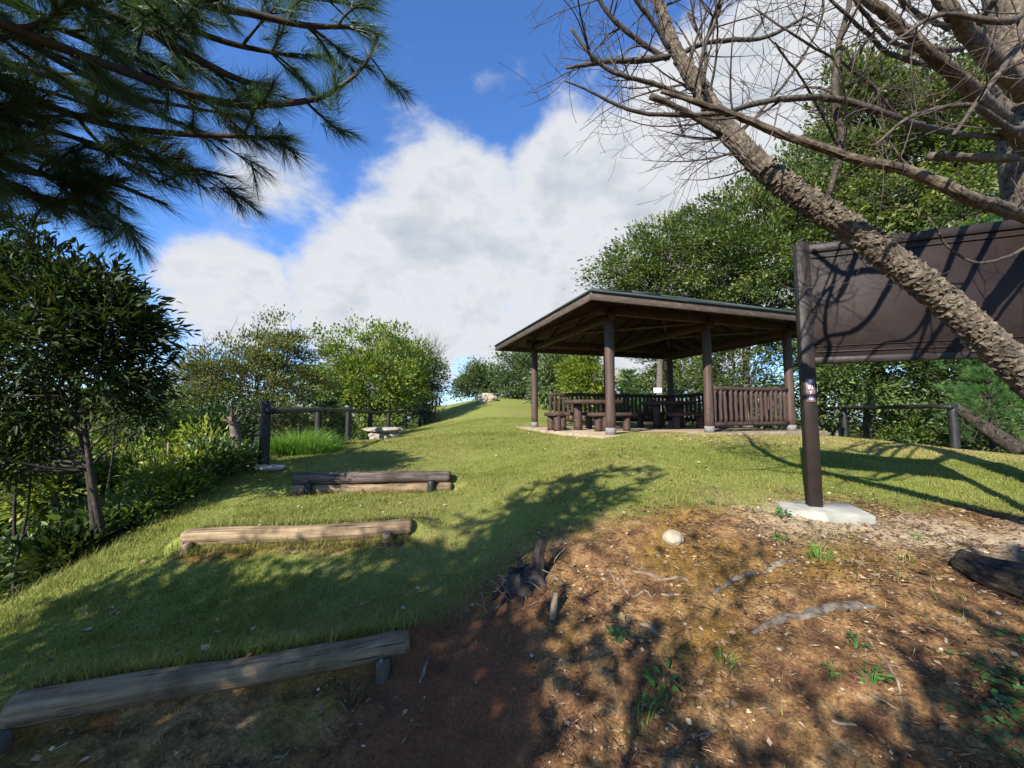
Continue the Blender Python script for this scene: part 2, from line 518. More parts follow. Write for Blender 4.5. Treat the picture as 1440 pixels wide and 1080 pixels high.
M['litter'] = mat_leaf('dry_litter', [(0.0, (.055, .030, .018)), (0.4, (.14, .082, .042)), (0.75, (.27, .18, .10)), (1.0, (.50, .39, .26))], .1, .8, .15, (1, .9, .7))
M['fallen_leaf'] = mat_leaf('fallen_leaf', [(0.0, (.13, .065, .03)), (0.5, (.26, .17, .09)), (1.0, (.36, .28, .18))], .15, .7, .2, (1, .9, .7))
M['weed'] = mat_leaf('weed_leaf', [(0.0, (.03, .09, .02)), (0.5, (.06, .16, .035)), (1.0, (.14, .24, .06))], .3)

# ------------------------------------------------------------------ terrain
ctrl = np.array([
    (0, 0, 0), (-1, 0.5, -.02), (1.2, .6, .12), (0, 1.7, 0.0), (-.45, 2.0, .02), (-.5, 2.6, .12), (-.3, 3.3, .36), (-.3, 4.0, .50),
    (-.63, 2.4, .07), (-2.6, 1.95, -.02), (-1.6, 2.2, .02), (-1.5, 2.9, .20), (-2.8, 2.8, .10), (-3.9, 2.9, -.03), (-3.6, 1.5, -.25),
    (-2.05, 3.6, .33), (-2.0, 3.95, .46), (-3.16, 3.6, .28), (-.95, 3.75, .42), (-4.0, 4.3, .25), (-3.1, 5.4, .52), (-.9, 5.6, .56), (-2, 5.3, .53),
    (-2, 5.8, .62), (-4, 6.2, .75), (-2, 7.5, .76), (-4.3, 8.5, .76), (-4.5, 10.6, .75), (-3.4, 11.6, .80), (-4.9, 21.6, .78), (-2.5, 15, 1.05),
    (.3, 2.75, .44), (.55, 2.0, .24), (1.5, 2.3, .46), (1.5, 1.5, .28), (1.0, 3.2, .66), (.2, 3.6, .58), (0, 4.3, .62), (1.84, 3.55, .78),
    (2.62, 3.4, .75), (3.9, 2.9, .68), (4.6, 3.6, .72), (3.4, 2.3, .55), (3.0, 1.6, .40), (2.2, 1.0, .26), (4.5, 1.5, .42), (2.4, 2.5, .58),
    (1.0, 5.0, .86), (2.5, 5.2, .97), (1.9, 7.0, 1.125), (4.2, 7.7, 1.12), (.5, 9.0, 1.05), (.65, 11.1, 1.10), (3.5, 9.9, 1.10), (5.2, 12.6, 1.08), (6.6, 8.8, 1.05),
    (6.4, 6.0, .86), (9.2, 8.0, .79), (9.8, 12, .82), (8, 4, .65), (-1.0, 11, 1.10), (-.5, 15, 1.28), (-1.2, 21, 1.85), (-1.7, 30, 2.55),
    (-5, 30, 1.9), (1, 28, 2.1), (3.2, 24, 1.65), (5, 17, 1.1), (8, 18, .9), (0.5, 19, 1.45)], float)

def tps_fit(pts, lam=0.02):
    X, z = pts[:, :2], pts[:, 2]
    d2 = ((X[:, None] - X[None]) ** 2).sum(-1)
    K = 0.5 * d2 * np.log(d2 + 1e-9) + lam * np.eye(len(X))
    Pm = np.c_[np.ones(len(X)), X]
    A = np.block([[K, Pm], [Pm.T, np.zeros((3, 3))]])
    return X, np.linalg.solve(A, np.r_[z, 0, 0, 0])
TX, TW = tps_fit(ctrl)

def left_edge(y):
    return np.interp(y, [0, 3, 4.3, 6.2, 10, 22, 30, 45], [-3.3, -4.0, -4.1, -4.25, -4.75, -5.3, -6.5, -9])

def height(x, y, detail=True):
    x = np.asarray(x, float); y = np.asarray(y, float)
    shp = x.shape
    xf, yf = x.ravel(), y.ravel()
    xc = np.clip(xf, -5.5, 11); yc = np.clip(yf, -1, 32)
    z = np.empty(len(xf))
    for a in range(0, len(xf), 20000):
        b = slice(a, a + 20000)
        d2 = (xc[b, None] - TX[None, :, 0]) ** 2 + (yc[b, None] - TX[None, :, 1]) ** 2
        z[b] = (0.5 * d2 * np.log(d2 + 1e-9)) @ TW[:-3] + TW[-3] + TW[-2] * xc[b] + TW[-1] * yc[b]
    s = np.maximum(0, left_edge(yf) - xf)
    z -= np.minimum(0.85 * s * s / (s + 0.7), 42 + 0.004 * s)
    s = np.maximum(0, xf - 10.2)
    z -= np.minimum(0.45 * s * s / (s + 1.5), 40)
    s = np.maximum(0, yf - 31)
    z -= np.minimum(0.30 * s * s / (s + 4), 40)
    s = np.maximum(0, -yf - 1)
    z -= np.minimum(0.25 * s * s / (s + 3), 40)
    for (a, b, zc_a, zc_b, rl) in STEPS:
        ax_, ay_ = a; dx, dy = b[0] - a[0], b[1] - a[1]
        L2 = math.hypot(dx, dy); ux, uy = dx / L2, dy / L2
        sx = (xf - ax_) * ux + (yf - ay_) * uy
        t = -(xf - ax_) * uy + (yf - ay_) * ux
        zc = zc_a + (zc_b - zc_a) * np.clip(sx / L2, 0, 1)
        w = sstep(-.35, .02, sx) * sstep(L2 + .35, L2 - .02, sx) * np.where(t > 0, np.exp(-(t / .55) ** 2), np.exp(-(t / .38) ** 2))
        zt = zc - rl * 1.2 + rl * 1.85 * sstep(-rl * 1.0, rl * .8, t)
        z = z * (1 - w) + zt * w
    if detail:
        r = np.hypot(xf, yf)
        z += 0.05 * (fbm(xf * 0.9, yf * 0.9, 3) - .5)
        z += 4.0 * (fbm(xf * 0.02, yf * 0.02, 5) - .5) * np.clip((r - 40) / 100, 0, 6)
        dm = dirt_mask(xf, yf)
        near = np.clip((9 - r) / 3, 0, 1)
        z += near * (0.075 * dm + 0.012) * (fbm(xf * 5, yf * 5, 11) - .5)
        z += near * (0.040 * dm + 0.008) * (fbm(xf * 16, yf * 16, 21, 3) - .5)
    return z.reshape(shp)

def step_line(a, b, r):
    return ((a.x, a.y), (b.x, b.y), a.z, b.z, r)
STEP1 = (P(14, 1003, 1.93), P(576, 903, 2.42))
STEP2 = (P(260, 757, 3.62), P(580, 742, 3.76))
STEP3 = (P(414, 673, 5.52), P(634, 670, 5.62))
STEP3B = (P(413, 687, 5.49) - Vector((0, 0, .02)), P(636, 684, 5.59) - Vector((0, 0, .02)))
STEPS = [step_line(*STEP1, .07), step_line(*STEP2, .078), ((STEP3[0].x, STEP3[0].y), (STEP3[1].x, STEP3[1].y), STEP3[0].z - .075, STEP3[1].z - .075, .13)]

def sstep(a, b, x):
    t = np.clip((x - a) / (b - a), 0, 1)
    return t * t * (3 - 2 * t)

def dirt_mask(x, y):
    """1 on bare earth, 0 on lawn"""
    wob = 0.55 * (fbm(x * 1.3, y * 1.3, 31) - .5) + 0.22 * (fbm(x * 5, y * 5, 37) - .5)
    # boundary of the mound: lawn begins beyond this y
    yb = np.interp(x, [-3.5, -2.6, -1.5, -.9, -.72, -.35, 0.0, .6, 1.2, 1.9, 2.6, 3.4, 4.5, 8], [1.78, 1.95, 2.19, 2.36, 2.9, 3.0, 3.0, 3.35, 3.55, 3.7, 3.75, 3.5, 3.25, 2.6])
    m = sstep(.42, -.36, y - yb + wob * 1.25)
    for (a, b, za, zb, rl) in STEPS:
        dx, dy = b[0] - a[0], b[1] - a[1]; L2 = math.hypot(dx, dy)
        sx = ((x - a[0]) * dx + (y - a[1]) * dy) / L2; t = (-(x - a[0]) * dy + (y - a[1]) * dx) / L2
        m = np.maximum(m, .95 * sstep(-.05, .1, sx) * sstep(L2 + .05, L2 - .1, sx) * sstep(-.30, -.14, t + .5 * wob) * sstep(.06, -.02, t))
    return m

def gz(x, y):
    return float(height(np.array([x]), np.array([y]))[0])

def build_ground():
    def axis(lo, hi, fine_lo, fine_hi, step, grow):
        a = list(np.arange(fine_lo, fine_hi + 1e-6, step))
        s, p = step, a[-1]
        while p < hi:
            s *= grow; p += s; a.append(p)
        s, p = step, a[0]; pre = []
        while p > lo:
            s *= grow; p -= s; pre.append(p)
        return np.array(pre[::-1] + a)
    xs = axis(-2500, 2500, -4.0, 4.5, 0.036, 1.10)
    ys = axis(-1500, 3500, 1.0, 4.8, 0.032, 1.08)
    X, Y = np.meshgrid(xs, ys)
    Z = height(X, Y)
    nx, ny = len(xs), len(ys)
    V = np.stack([X, Y, Z], -1).reshape(-1, 3)
    i = np.arange(ny - 1)[:, None] * nx; j = np.arange(nx - 1)[None]
    Q = np.stack([i + j, i + j + 1, i + nx + j + 1, i + nx + j], -1).reshape(-1, 4)
    me = raw_mesh('ground', V, [Q], True)
    xf, yf = V[:, 0], V[:, 1]
    dirt = dirt_mask(xf, yf)
    # worn reddish path on the left of the mound, sandy track by the board
    red = sstep(.75, .25, np.abs(xf - np.interp(yf, [0, 1.5, 2.5, 3.4], [-.2, -.35, -.35, -.3])) + .3 * (fbm(xf * 3, yf * 3, 41) - .5)) * sstep(3.6, 3.0, yf)
    tan = sstep(.6, .15, np.abs(yf - np.interp(xf, [1.6, 2.6, 3.4, 5], [3.5, 3.15, 2.75, 2.35])) + .5 * (fbm(xf * 3, yf * 3, 43) - .5)) * sstep(1.6, 2.4, xf)
    dry = np.clip(sstep(.35, .75, fbm(xf * .8, yf * .8, 47)) * .6 + sstep(5.6, 6.8, yf + .6 * (fbm(xf * 2, yf * 2, 49) - .5)) * sstep(8.2, 7.0, yf - .3 * (xf - 2)) * sstep(1.5, 3.5, xf) * .8, 0, 1)
    wild = np.clip(sstep(0, .8, left_edge(yf) - xf + .4 * (fbm(xf * 2, yf * 2, 51) - .5)) + sstep(0, 1.5, xf - 9.8) + sstep(31, 34, yf) + sstep(0, 1.5, yf - (14 + .0 * xf)) * sstep(3.5, 6, xf), 0, 1)
    ca = me.color_attributes.new('zones', 'FLOAT_COLOR', 'POINT')
    ca.data.foreach_set('color', np.stack([dirt, red, tan, np.ones_like(dirt)], -1).astype(np.float32).ravel())
    for nm, arr in (('dry', dry), ('wild', wild)):
        a = me.attributes.new(nm, 'FLOAT', 'POINT'); a.data.foreach_set('value', arr.astype(np.float32))
    m, nt, b = new_mat('ground_surface')
    L = nt.links.new
    v = n_map(nt)
    at = nt.nodes.new('ShaderNodeAttribute'); at.attribute_name = 'zones'
    sp = nt.nodes.new('ShaderNodeSeparateColor'); L(at.outputs['Color'], sp.inputs[0])
    ad = nt.nodes.new('ShaderNodeAttribute'); ad.attribute_name = 'dry'
    aw = nt.nodes.new('ShaderNodeAttribute'); aw.attribute_name = 'wild'
    fine = n_noise(nt, v, 60, 6, .7)
    mid = n_noise(nt, v, 7, 6, .6, .4)
    big = n_noise(nt, v, 1.1, 5, .6)
    grass = n_ramp(nt, fine, [(.30, (.08, .10, .020)), (.5, (.170, .196, .042)), (.7, (.245, .255, .066))])
    gdry = n_ramp(nt, fine, [(.3, (.15, .12, .045)), (.55, (.26, .20, .085)), (.75, (.36, .26, .13))])
    k = n_mix(nt, 1.0, ad.outputs['Fac'], n_ramp(nt, mid, [(.35, (.1, .1, .1)), (.65, (1, 1, 1))]), 'MULTIPLY')
    grass = n_mix(nt, k, grass, gdry)
    earth = n_ramp(nt, mid, [(.28, (.050, .027, .016)), (.44, (.125, .066, .032)), (.58, (.26, .150, .064)), (.74, (.39, .265, .135))])
    speck = n_ramp(nt, fine, [(.35, (.45, .45, .45)), (.55, (1, 1, 1)), (.72, (1.7, 1.6, 1.45))])
    earth = n_mix(nt, 1.0, earth, speck, 'MULTIPLY')
    moss = n_ramp(nt, big, [(.50, (0, 0, 0)), (.62, (.7, .7, .7))])
    earth = n_mix(nt, moss, earth, n_ramp(nt, fine, [(.3, (.10, .062, .014)), (.6, (.23, .135, .026)), (.8, (.33, .20, .05))]))
    redc = n_ramp(nt, fine, [(.3, (.085, .036, .018)), (.6, (.165, .075, .036)), (.8, (.24, .125, .065))])
    earth = n_mix(nt, sp.outputs[1], earth, redc)
    tanc = n_ramp(nt, fine, [(.28, (.16, .105, .06)), (.5, (.34, .26, .165)), (.75, (.50, .42, .30))])
    earth = n_mix(nt, sp.outputs[2], earth, tanc)
    wildc = n_ramp(nt, mid, [(.3, (.018, .026, .010)), (.6, (.045, .055, .02)), (.8, (.075, .085, .03))])
    c = n_mix(nt, sp.outputs[0], grass, earth)
    c = n_mix(nt, aw.outputs['Fac'], c, wildc)
    L(c, b.inputs['Base Color'])
    b.inputs['Roughness'].default_value = .95
    b.inputs['Specular IOR Level'].default_value = .1
    hsum = nt.nodes.new('ShaderNodeMath'); hsum.operation = 'ADD'
    L(fine, hsum.inputs[0]); L(mid, hsum.inputs[1])
    n_bump(nt, hsum.outputs[0], .8, .02, b)
    o = link_mesh('ground', me, m)
    tag(o, 'grassy hilltop with bare brown earth in the foreground', 'ground', kind='structure')
    return o
build_ground()

# ------------------------------------------------------------------ leaves, needles, trees
def unit(v):
    return v / (np.linalg.norm(v, axis=-1, keepdims=True) + 1e-9)

def leaves(pos, axis, size, width=0.42, up=None, fold=0.12, rich=False, var=None, r=rng, droop=0.0):
    n = len(pos)
    axis = unit(axis)
    if up is None: up = np.tile([0, 0, 1.0], (n, 1)) + r.normal(0, .55, (n, 3))
    b = unit(np.cross(axis, up)); nn = np.cross(b, axis)
    s = np.broadcast_to(np.asarray(size, float), (n,))[:, None]
    if var is None: var = np.clip(r.normal(.5, .22, n), 0, 1)
    base = pos
    tip = pos + axis * s - nn * s * droop
    if rich:
        w_ = b * s * width * .5
        f_ = nn * s * fold
        def at_(t, side, k, lift):
            return pos + axis * s * t - nn * s * droop * t * t + w_ * side * k + f_ * lift
        V = np.stack([base, at_(.33, 0, 0, 0), at_(.70, 0, 0, 0), tip, at_(.30, 1, .92, 1), at_(.66, 1, .72, .8), at_(.30, -1, .92, 1), at_(.66, -1, .72, .8)], 1).reshape(-1, 3)
        k = np.arange(n)[:, None, None] * 8
        T = (np.array([[0, 1, 4], [4, 1, 2], [4, 2, 5], [5, 2, 3], [0, 6, 1], [6, 2, 1], [6, 7, 2], [7, 3, 2]])[None] + k).reshape(-1, 3)
        return V, T, np.repeat(var, 8)
    l = pos + axis * s * .45 + b * s * width * .5 + nn * s * fold
    r_ = pos + axis * s * .45 - b * s * width * .5 + nn * s * fold
    V = np.stack([base, l, tip, r_], 1).reshape(-1, 3)
    k = np.arange(n)[:, None, None] * 4
    T = (np.array([[0, 2, 1], [0, 3, 2]])[None] + k).reshape(-1, 3)
    return V, T, np.repeat(var, 4)

def branch_curve(a, b, n, r, sag=0.12):
    a, b = np.asarray(a, float), np.asarray(b, float)
    L_ = np.linalg.norm(b - a)
    t = np.linspace(0, 1, n)[:, None]
    off = r.normal(0, sag * L_, 3)
    off2 = r.normal(0, sag * .5 * L_, 3)
    return a + (b - a) * t + off * (t * (1 - t)) * 2 + off2 * np.sin(t * np.pi * 2) * .5

def tree(name, label, cat, base, blobs, mat, bark, n_clump=90, per=70, leaf=0.11, clump_r=0.32, width=.45, trunk_r=.12,
         group=None, seed=1, shell=.45, n_br=40, fork=.35, rich=False, stems=1, flat=.6, outward=.8, tipup=0.3, twig_top=0, var_shift=0.0, spread=.25, droop=0.0):
    r = np.random.default_rng(seed)
    base = np.array([base[0], base[1], gz(base[0], base[1]) - .05]) if len(base) == 2 else np.array(base, float)
    T_ = thing(name, tuple(base), label, cat, group)
    C = np.array([tuple(b[0]) for b in blobs]); R = np.array([b[1] if np.ndim(b[1]) else (b[1],) * 3 for b in blobs], float)
    w = (R.prod(1)) ** .67; w /= w.sum()
    idx = r.choice(len(blobs), n_clump, p=w)
    d = unit(r.normal(0, 1, (n_clump, 3)))
    rad = (shell ** 3 + (1 - shell ** 3) * r.random(n_clump)) ** (1 / 3)
    cl = C[idx] + d * R[idx] * rad[:, None] * (1 + .18 * r.normal(0, 1, (n_clump, 1)))
    gh = height(cl[:, 0], cl[:, 1], False)
    cl[:, 2] = np.maximum(cl[:, 2], gh + .12)
    cen = (C * w[:, None]).sum(0)
    # wood
    wood = MB()
    nodes = []
    for s in range(stems):
        b0 = base + (np.array([r.normal(0, .12), r.normal(0, .12), 0]) if stems > 1 else 0)
        top = cen + np.array([r.normal(0, spread), r.normal(0, spread), 0]) * R.mean(0)[0] + np.array([0, 0, R.mean(0)[2] * .35])
        tp = branch_curve(b0, top, 14, r, .06)
        tr = np.linspace(trunk_r, trunk_r * .22, 14)
        tr[0] *= 1.35; tr[1] *= 1.08; size_k = None
        wood.tube(tp, tr, 9, True)
        nodes.append((tp, tr))
    for k in range(min(n_br, n_clump)):
        tp, tr = nodes[k % stems]
        dd = np.linalg.norm(tp - cl[k], axis=1) + 1.2 * np.maximum(0, tp[:, 2] - cl[k][2] + .1)
        lo = int(fork * 13)
        q = lo + int(np.argmin(dd[lo:]))
        q = max(lo, min(12, q - r.integers(0, 3)))
        bc = branch_curve(tp[q], cl[k], 8, r, .10)
        wood.tube(bc, np.linspace(tr[q] * .55, .006, 8), 5, False)
    wood.build('trunk', bark, T_, True)
    # foliage
    n = n_clump * per
    ci = np.repeat(np.arange(n_clump), per)
    csz = clump_r * (0.6 + .8 * r.random(n_clump))
    off = r.normal(0, 1, (n, 3)) * csz[ci][:, None] * np.array([.62, .62, .62 * flat])
    pos = cl[ci] + off
    out = unit(cl - cen)
    ax = unit(off) * .7 + out[ci] * outward + np.array([0, 0, tipup]) + r.normal(0, .45, (n, 3))
    size = leaf * (.55 + .7 * r.random(n)) * (.75 + .5 * r.random(n_clump))[ci]
    cv = np.clip(r.normal(.0, .16, n_clump), -.4, .4)
    var = np.clip(.46 + var_shift + cv[ci] + r.normal(0, .17, n), 0, 1)
    V, F, va = leaves(pos, ax, size, width, None, .1, rich, var, r, droop)
    me = raw_mesh('crown', V - base, [F], False, va)
    link_mesh('crown', me, mat, T_)
    if twig_top:
        tw = MB()
        for k in range(twig_top):
            c0 = cl[r.integers(0, n_clump)]
            if c0[2] < cen[2]: c0 = c0 + np.array([0, 0, R[0][2] * .6])
            e = c0 + np.array([r.normal(0, .25), r.normal(0, .25), .3 + .5 * r.random()])
            tw.tube(branch_curve(c0, e, 6, r, .08), np.linspace(.008, .003, 6), 4, False)
        tw.build('bare_twigs', M['twig'], T_)['kind'] = 'stuff'
    return T_

def tuft_needles(tips, dirs, n_per, length, width, r, back=0.14, spread=.75, var0=.45):
    """needles that stand round the ends of pine shoots"""
    nt_ = len(tips); n = nt_ * n_per
    ti = np.repeat(np.arange(nt_), n_per)
    d = unit(dirs)[ti]
    rnd = unit(np.cross(d, r.normal(0, 1, (n, 3))))
    s = r.random(n)
    pos = tips[ti] - d * (s * back)[:, None]
    ang = spread * (.35 + .75 * s) * (0.75 + .5 * r.random(n))
    ax = d * np.cos(ang)[:, None] + rnd * np.sin(ang)[:, None]
    L_ = length * (.7 + .45 * r.random(n))
    b = unit(np.cross(ax, r.normal(0, 1, (n, 3)))) * width * .5
    sag = np.zeros((n, 3)); sag[:, 2] = -.10 * L_
    tip = pos + ax * L_[:, None] + sag
    V = np.stack([pos - b, pos + b, tip], 1).reshape(-1, 3)
    T = np.arange(3 * n).reshape(-1, 3)
    tv = np.clip(r.normal(var0, .16, nt_), 0, .92)
    var = np.repeat(np.clip(tv[ti] + r.normal(0, .07, n), 0, 1), 3)
    return V, T, var

def young_pine(name, label, base, h, rad, mat, seed, n_tuft=220, n_per=46, length=.13, width=.004, group=None, lean=0):
    r = np.random.default_rng(seed)
    b = np.array([base[0], base[1], gz(*base[:2]) - .04]) if len(base) == 2 else np.array(base, float)
    T_ = thing(name, tuple(b), label, 'pine', group)
    wd = MB()
    tp = branch_curve(b, b + np.array([lean, 0, h]), 12, r, .03)
    wd.tube(tp, np.linspace(.05 * h / 2.0 + .01, .008, 12), 7)
    tips, dirs = [], []
    for k in range(n_tuft):
        t = .12 + .88 * r.random() ** .8
        a = r.random() * 6.283
        p0 = tp[int(t * 11)]
        rr = rad * (1.05 - t * .75) * (.45 + .6 * r.random())
        e = p0 + np.array([math.cos(a) * rr, math.sin(a) * rr, rr * .35 + .08])
        if k % 3 == 0: wd.tube(branch_curve(p0, e, 5, r, .06), np.linspace(.012, .004, 5), 4, False)
        tips.append(e); dirs.append(np.array([math.cos(a) * .7, math.sin(a) * .7, .75]))
    wd.build('trunk', M['dark_bark'], T_, True)
    V, F, va = tuft_needles(np.array(tips), np.array(dirs), n_per, length, width, r, .12, .8)
    link_mesh('crown', raw_mesh('crown', V - b, [F], False, va), mat, T_)
    return T_

def blob(px, py, rp, D, fy=1.0, fz=None):
    k = D / FPX
    return (P(px, py, D), (rp * k, rp * k * fy, rp * k * (fz or 1.0)))

# ------------------------------------------------------------------ pavilion
U = Vector((.948, .317, 0)).normalized()
W = Vector((-U.y, U.x, 0))
B0 = Vector((1.89, 7.40, 0))
FZ = 1.15
LX, LY = 4.8, 3.9
def pv(u, w, z):
    p = B0 + U * u + W * w
    return Vector((p.x, p.y, z))
ROT = np.array([[U.x, W.x, 0], [U.y, W.y, 0], [0, 0, 1]])
def pavilion():
    T_ = thing('pavilion', tuple(pv(LX / 2, LY / 2, FZ - .1)), 'open wooden pavilion with brown columns and low green hipped roof on the lawn', 'pavilion')
    o = org(T_)
    mb = MB()
    mb.box(pv(LX / 2 + .1, LY / 2, FZ - .13), (LX + 1.1, LY + .75, .26), ROT, bev=.02)
    mb.build('floor_slab', M['slab'], T_)
    # columns
    cm = MB(); z = np.linspace(0, 2.42, 9)
    cm.tube([(0, 0, q) for q in z], [.093 + .002 * math.sin(q * 5) for q in z], 20)
    cme = cm.mesh('column', True)
    sm = MB(); sm.tube([(0, 0, 0), (0, 0, .125), (0, 0, .13)], [.101, .101, .094], 20)
    sme = sm.mesh('sleeve', True)
    cols = [(0, 0), (LX / 2, 0), (LX, 0), (0, LY), (LX / 2, LY), (LX, LY)]
    for (u, w) in cols:
        c = link_mesh('column', cme, M['column'], T_)
        c.location = Vector(pv(u, w, FZ)) - Vector(o)
        s = link_mesh('sleeve', sme, M['sleeve'], c)
        s.location = (0, 0, 0.001)
    # beams on the columns
    zb = FZ + 2.42
    for w in (0, LY):
        mb = MB(); mb.box(pv(LX / 2, w, zb - .0), (LX + .5, .11, .18), ROT, bev=.006); mb.build('beam', M['timber'], T_)
    for u in (0, LX / 2, LX):
        mb = MB(); mb.box(pv(u, LY / 2, zb - .135), (.11, LY + .3, .15), ROT, bev=.006); mb.build('tie_beam', M['timber'], T_)
    # hipped roof
    ov = .9
    ze = FZ + 2.33
    slope = math.tan(RAD(21.0))
    run = LY / 2 + ov
    zr = ze + run * slope
    hl = (LX / 2 + ov) - run
    e = [(-ov, -ov), (LX + ov, -ov), (LX + ov, LY + ov), (-ov, LY + ov)]
    r0, r1 = (LX / 2 - hl, LY / 2), (LX / 2 + hl, LY / 2)
    def face(pl, th, name, mat, lift, sub=None):
        """a sloping roof plane of real thickness"""
        top = [np.array(pv(u, w, z + lift + th)) for (u, w, z) in pl]
        bot = [np.array(pv(u, w, z + lift)) for (u, w, z) in pl]
        n = len(pl)
        V = np.array(top + bot)
        mbf = MB()
        Q = [[i, n + i, n + (i + 1) % n, (i + 1) % n] for i in range(n)]
        if n == 4:
            mbf.add(V, Q + [[0, 1, 2, 3], [7, 6, 5, 4]])
        else:
            mbf.add(V, Q, [[0, 1, 2], [5, 4, 3]])
        return mbf.build(name, mat, sub or T_)
    planes = [[(*e[0], ze), (*e[1], ze), (*r1, zr), (*r0, zr)], [(*e[2], ze), (*e[3], ze), (*r0, zr), (*r1, zr)],
              [(*e[1], ze), (*e[2], ze), (*r1, zr)], [(*e[3], ze), (*e[0], ze), (*r0, zr)]]
    for p in planes:
        face(p, .03, 'roof_boarding', M['timber'], .065)
        # standing courses of the metal sheet, each a shallow step
        ob = face(p, .022, 'roof_sheet', M['roof'], .0965)
    hipm = M['roof']
    for (a, b) in ((e[0], r0), (e[1], r1), (e[2], r1), (e[3], r0)):
        mb = MB()
        A = pv(*a, ze + .118); Bp = pv(*b, zr + .118)
        mb.tube([A, A.lerp(Bp, .5), Bp], .035, 8); mb.build('hip_cap', hipm, T_, True)
    mb = MB(); mb.tube([pv(*r0, zr + .125), pv(*r1, zr + .125)], .045, 8); mb.build('ridge_cap', hipm, T_, True)
    # hip rafters below
    for (a, b) in ((e[0], r0), (e[1], r1), (e[2], r1), (e[3], r0)):
        A = np.array(pv(*a, ze - .0)); Bp = np.array(pv(*b, zr - .0))
        A = A + (Bp - A) * .02
        mb = MB(); mb.tube([A, Bp], .055, 4); mb.build('hip_rafter', M['fascia'], T_)
    # common rafters
    def rafter(p0, p1):
        A, Bp = Vector(p0), Vector(p1)
        d = (Bp - A); L_ = d.length
        x = d.normalized(); y = Vector((0, 0, 1)).cross(x).normalized(); zz = x.cross(y)
        R_ = np.array([[x.x, y.x, zz.x], [x.y, y.y, zz.y], [x.z, y.z, zz.z]])
        mb = MB(); mb.box((A + Bp) / 2, (L_, .05, .07), R_)
        mb.build('rafter', M['timber'], T_)
    nr = 13
    for k in range(1, nr):
        u = -ov + (LX + 2 * ov) * k / nr
        reach = min(run, u + ov, LX + ov - u)
        for (w0, sg) in ((-ov, 1), (LY + ov, -1)):
            rafter(pv(u, w0 + sg * .03, ze + .03 + .03 * slope), pv(u, w0 + sg * reach * .97, ze + .03 + reach * .97 * slope))
    nr = 11
    for k in range(1, nr):
        w = -ov + (LY + 2 * ov) * k / nr
        reach = min(w + ov, LY + ov - w)
        for (u0, sg) in ((-ov, 1), (LX + ov, -1)):
            rafter(pv(u0 + sg * .03, w, ze + .03 + .03 * slope), pv(u0 + sg * reach * .97, w, ze + .03 + reach * .97 * slope))
    # fascias
    for (u0, w0, lx, ly) in ((LX / 2, -ov, LX + 2 * ov + .05, .035), (LX / 2, LY + ov, LX + 2 * ov + .05, .035), (-ov, LY / 2, .035, LY + 2 * ov - .04), (LX + ov, LY / 2, .035, LY + 2 * ov - .04)):
        mb = MB(); mb.box(pv(u0, w0, ze + .025), (lx, ly, .145), ROT, bev=.004); mb.build('fascia', M['fascia'], T_)
        mb = MB()
        mb.box(pv(u0 + (0 if lx > .1 else math.copysign(.02, u0 - LX / 2)), w0 + (0 if ly > .1 else math.copysign(.02, w0 - LY / 2)), ze + .108), (lx + .03, ly + .03, .03), ROT); mb.build('eave_flashing', M['roof'], T_)
    # knee braces inside
    for (u, w, du, dw) in ((LX / 2, 0, 0, 1), (LX / 2, LY, 0, -1), (0, 0, 0, 1), (LX, 0, 0, 1)):
        a = pv(u, w + dw * .05, zb - .65); b = pv(u, w + dw * .62, zb - .2)
        if u in (LX / 2,): continue
    # pale diagonal ceiling braces
    for (ua, wa, ub, wb) in ((.1, LY * .55, LX / 2 - .08, .12), (LX / 2 + .1, LY * .55, LX - .1, .12)):
        a = pv(ua, wa, zb - .06); b = pv(ub, wb, zb - .06)
        mb = MB(); mb.tube([a, b], .04, 6); mb.build('ceiling_brace', M['fascia'], T_)
    # railings
    def rail(u0, w0, u1, w1, n):
        a, b = pv(u0, w0, 0), pv(u1, w1, 0)
        d = (b - a).normalized()
        a2, b2 = a + d * .07, b - d * .07
        mb = MB()
        pts = [a2.lerp(b2, t) + Vector((0, 0, FZ + .93)) for t in np.linspace(0, 1, 9)]
        mb.tube([p + Vector((0, 0, random.gauss(0, .004))) for p in pts], [.052 + random.gauss(0, .002) for _ in pts], 12)
        R_ = mb.build('railing', M['railing'], T_, True)
        mb = MB()
        pts = [a2.lerp(b2, t) + Vector((0, 0, FZ + .17)) for t in np.linspace(0, 1, 9)]
        mb.tube([p + Vector((0, 0, random.gauss(0, .004))) for p in pts], [.045 + random.gauss(0, .002) for _ in pts], 12)
        mb.build('bottom_rail', M['railing'], R_, True)
        sm_ = MB(); zz = np.linspace(0, .72, 7)
        sm_.tube([(random.gauss(0, .003), random.gauss(0, .003), q) for q in zz], [.036 + random.gauss(0, .002) for _ in zz], 10)
        me = sm_.mesh('slat', True)
        for k in range(n):
            p = a.lerp(b, (k + 1) / (n + 1))
            s = link_mesh('slat', me, M['railing'], R_)
            s.location = Vector((p.x, p.y, FZ + .19)) - Vector(o)
            s.rotation_euler = (random.gauss(0, .012), random.gauss(0, .012), random.random() * 6)
    rail(LX / 2 + .02, 0, LX - .02, 0, 15)
    rail(LX / 2 + .02, LY, LX - .02, LY, 15)
    rail(.02, LY, LX / 2 - .02, LY, 15) if False else None
    rail(LX, .02, LX, LY - .02, 22)
    rail(LX * .07, LY, LX / 2 - .02, LY, 13)
pavilion()

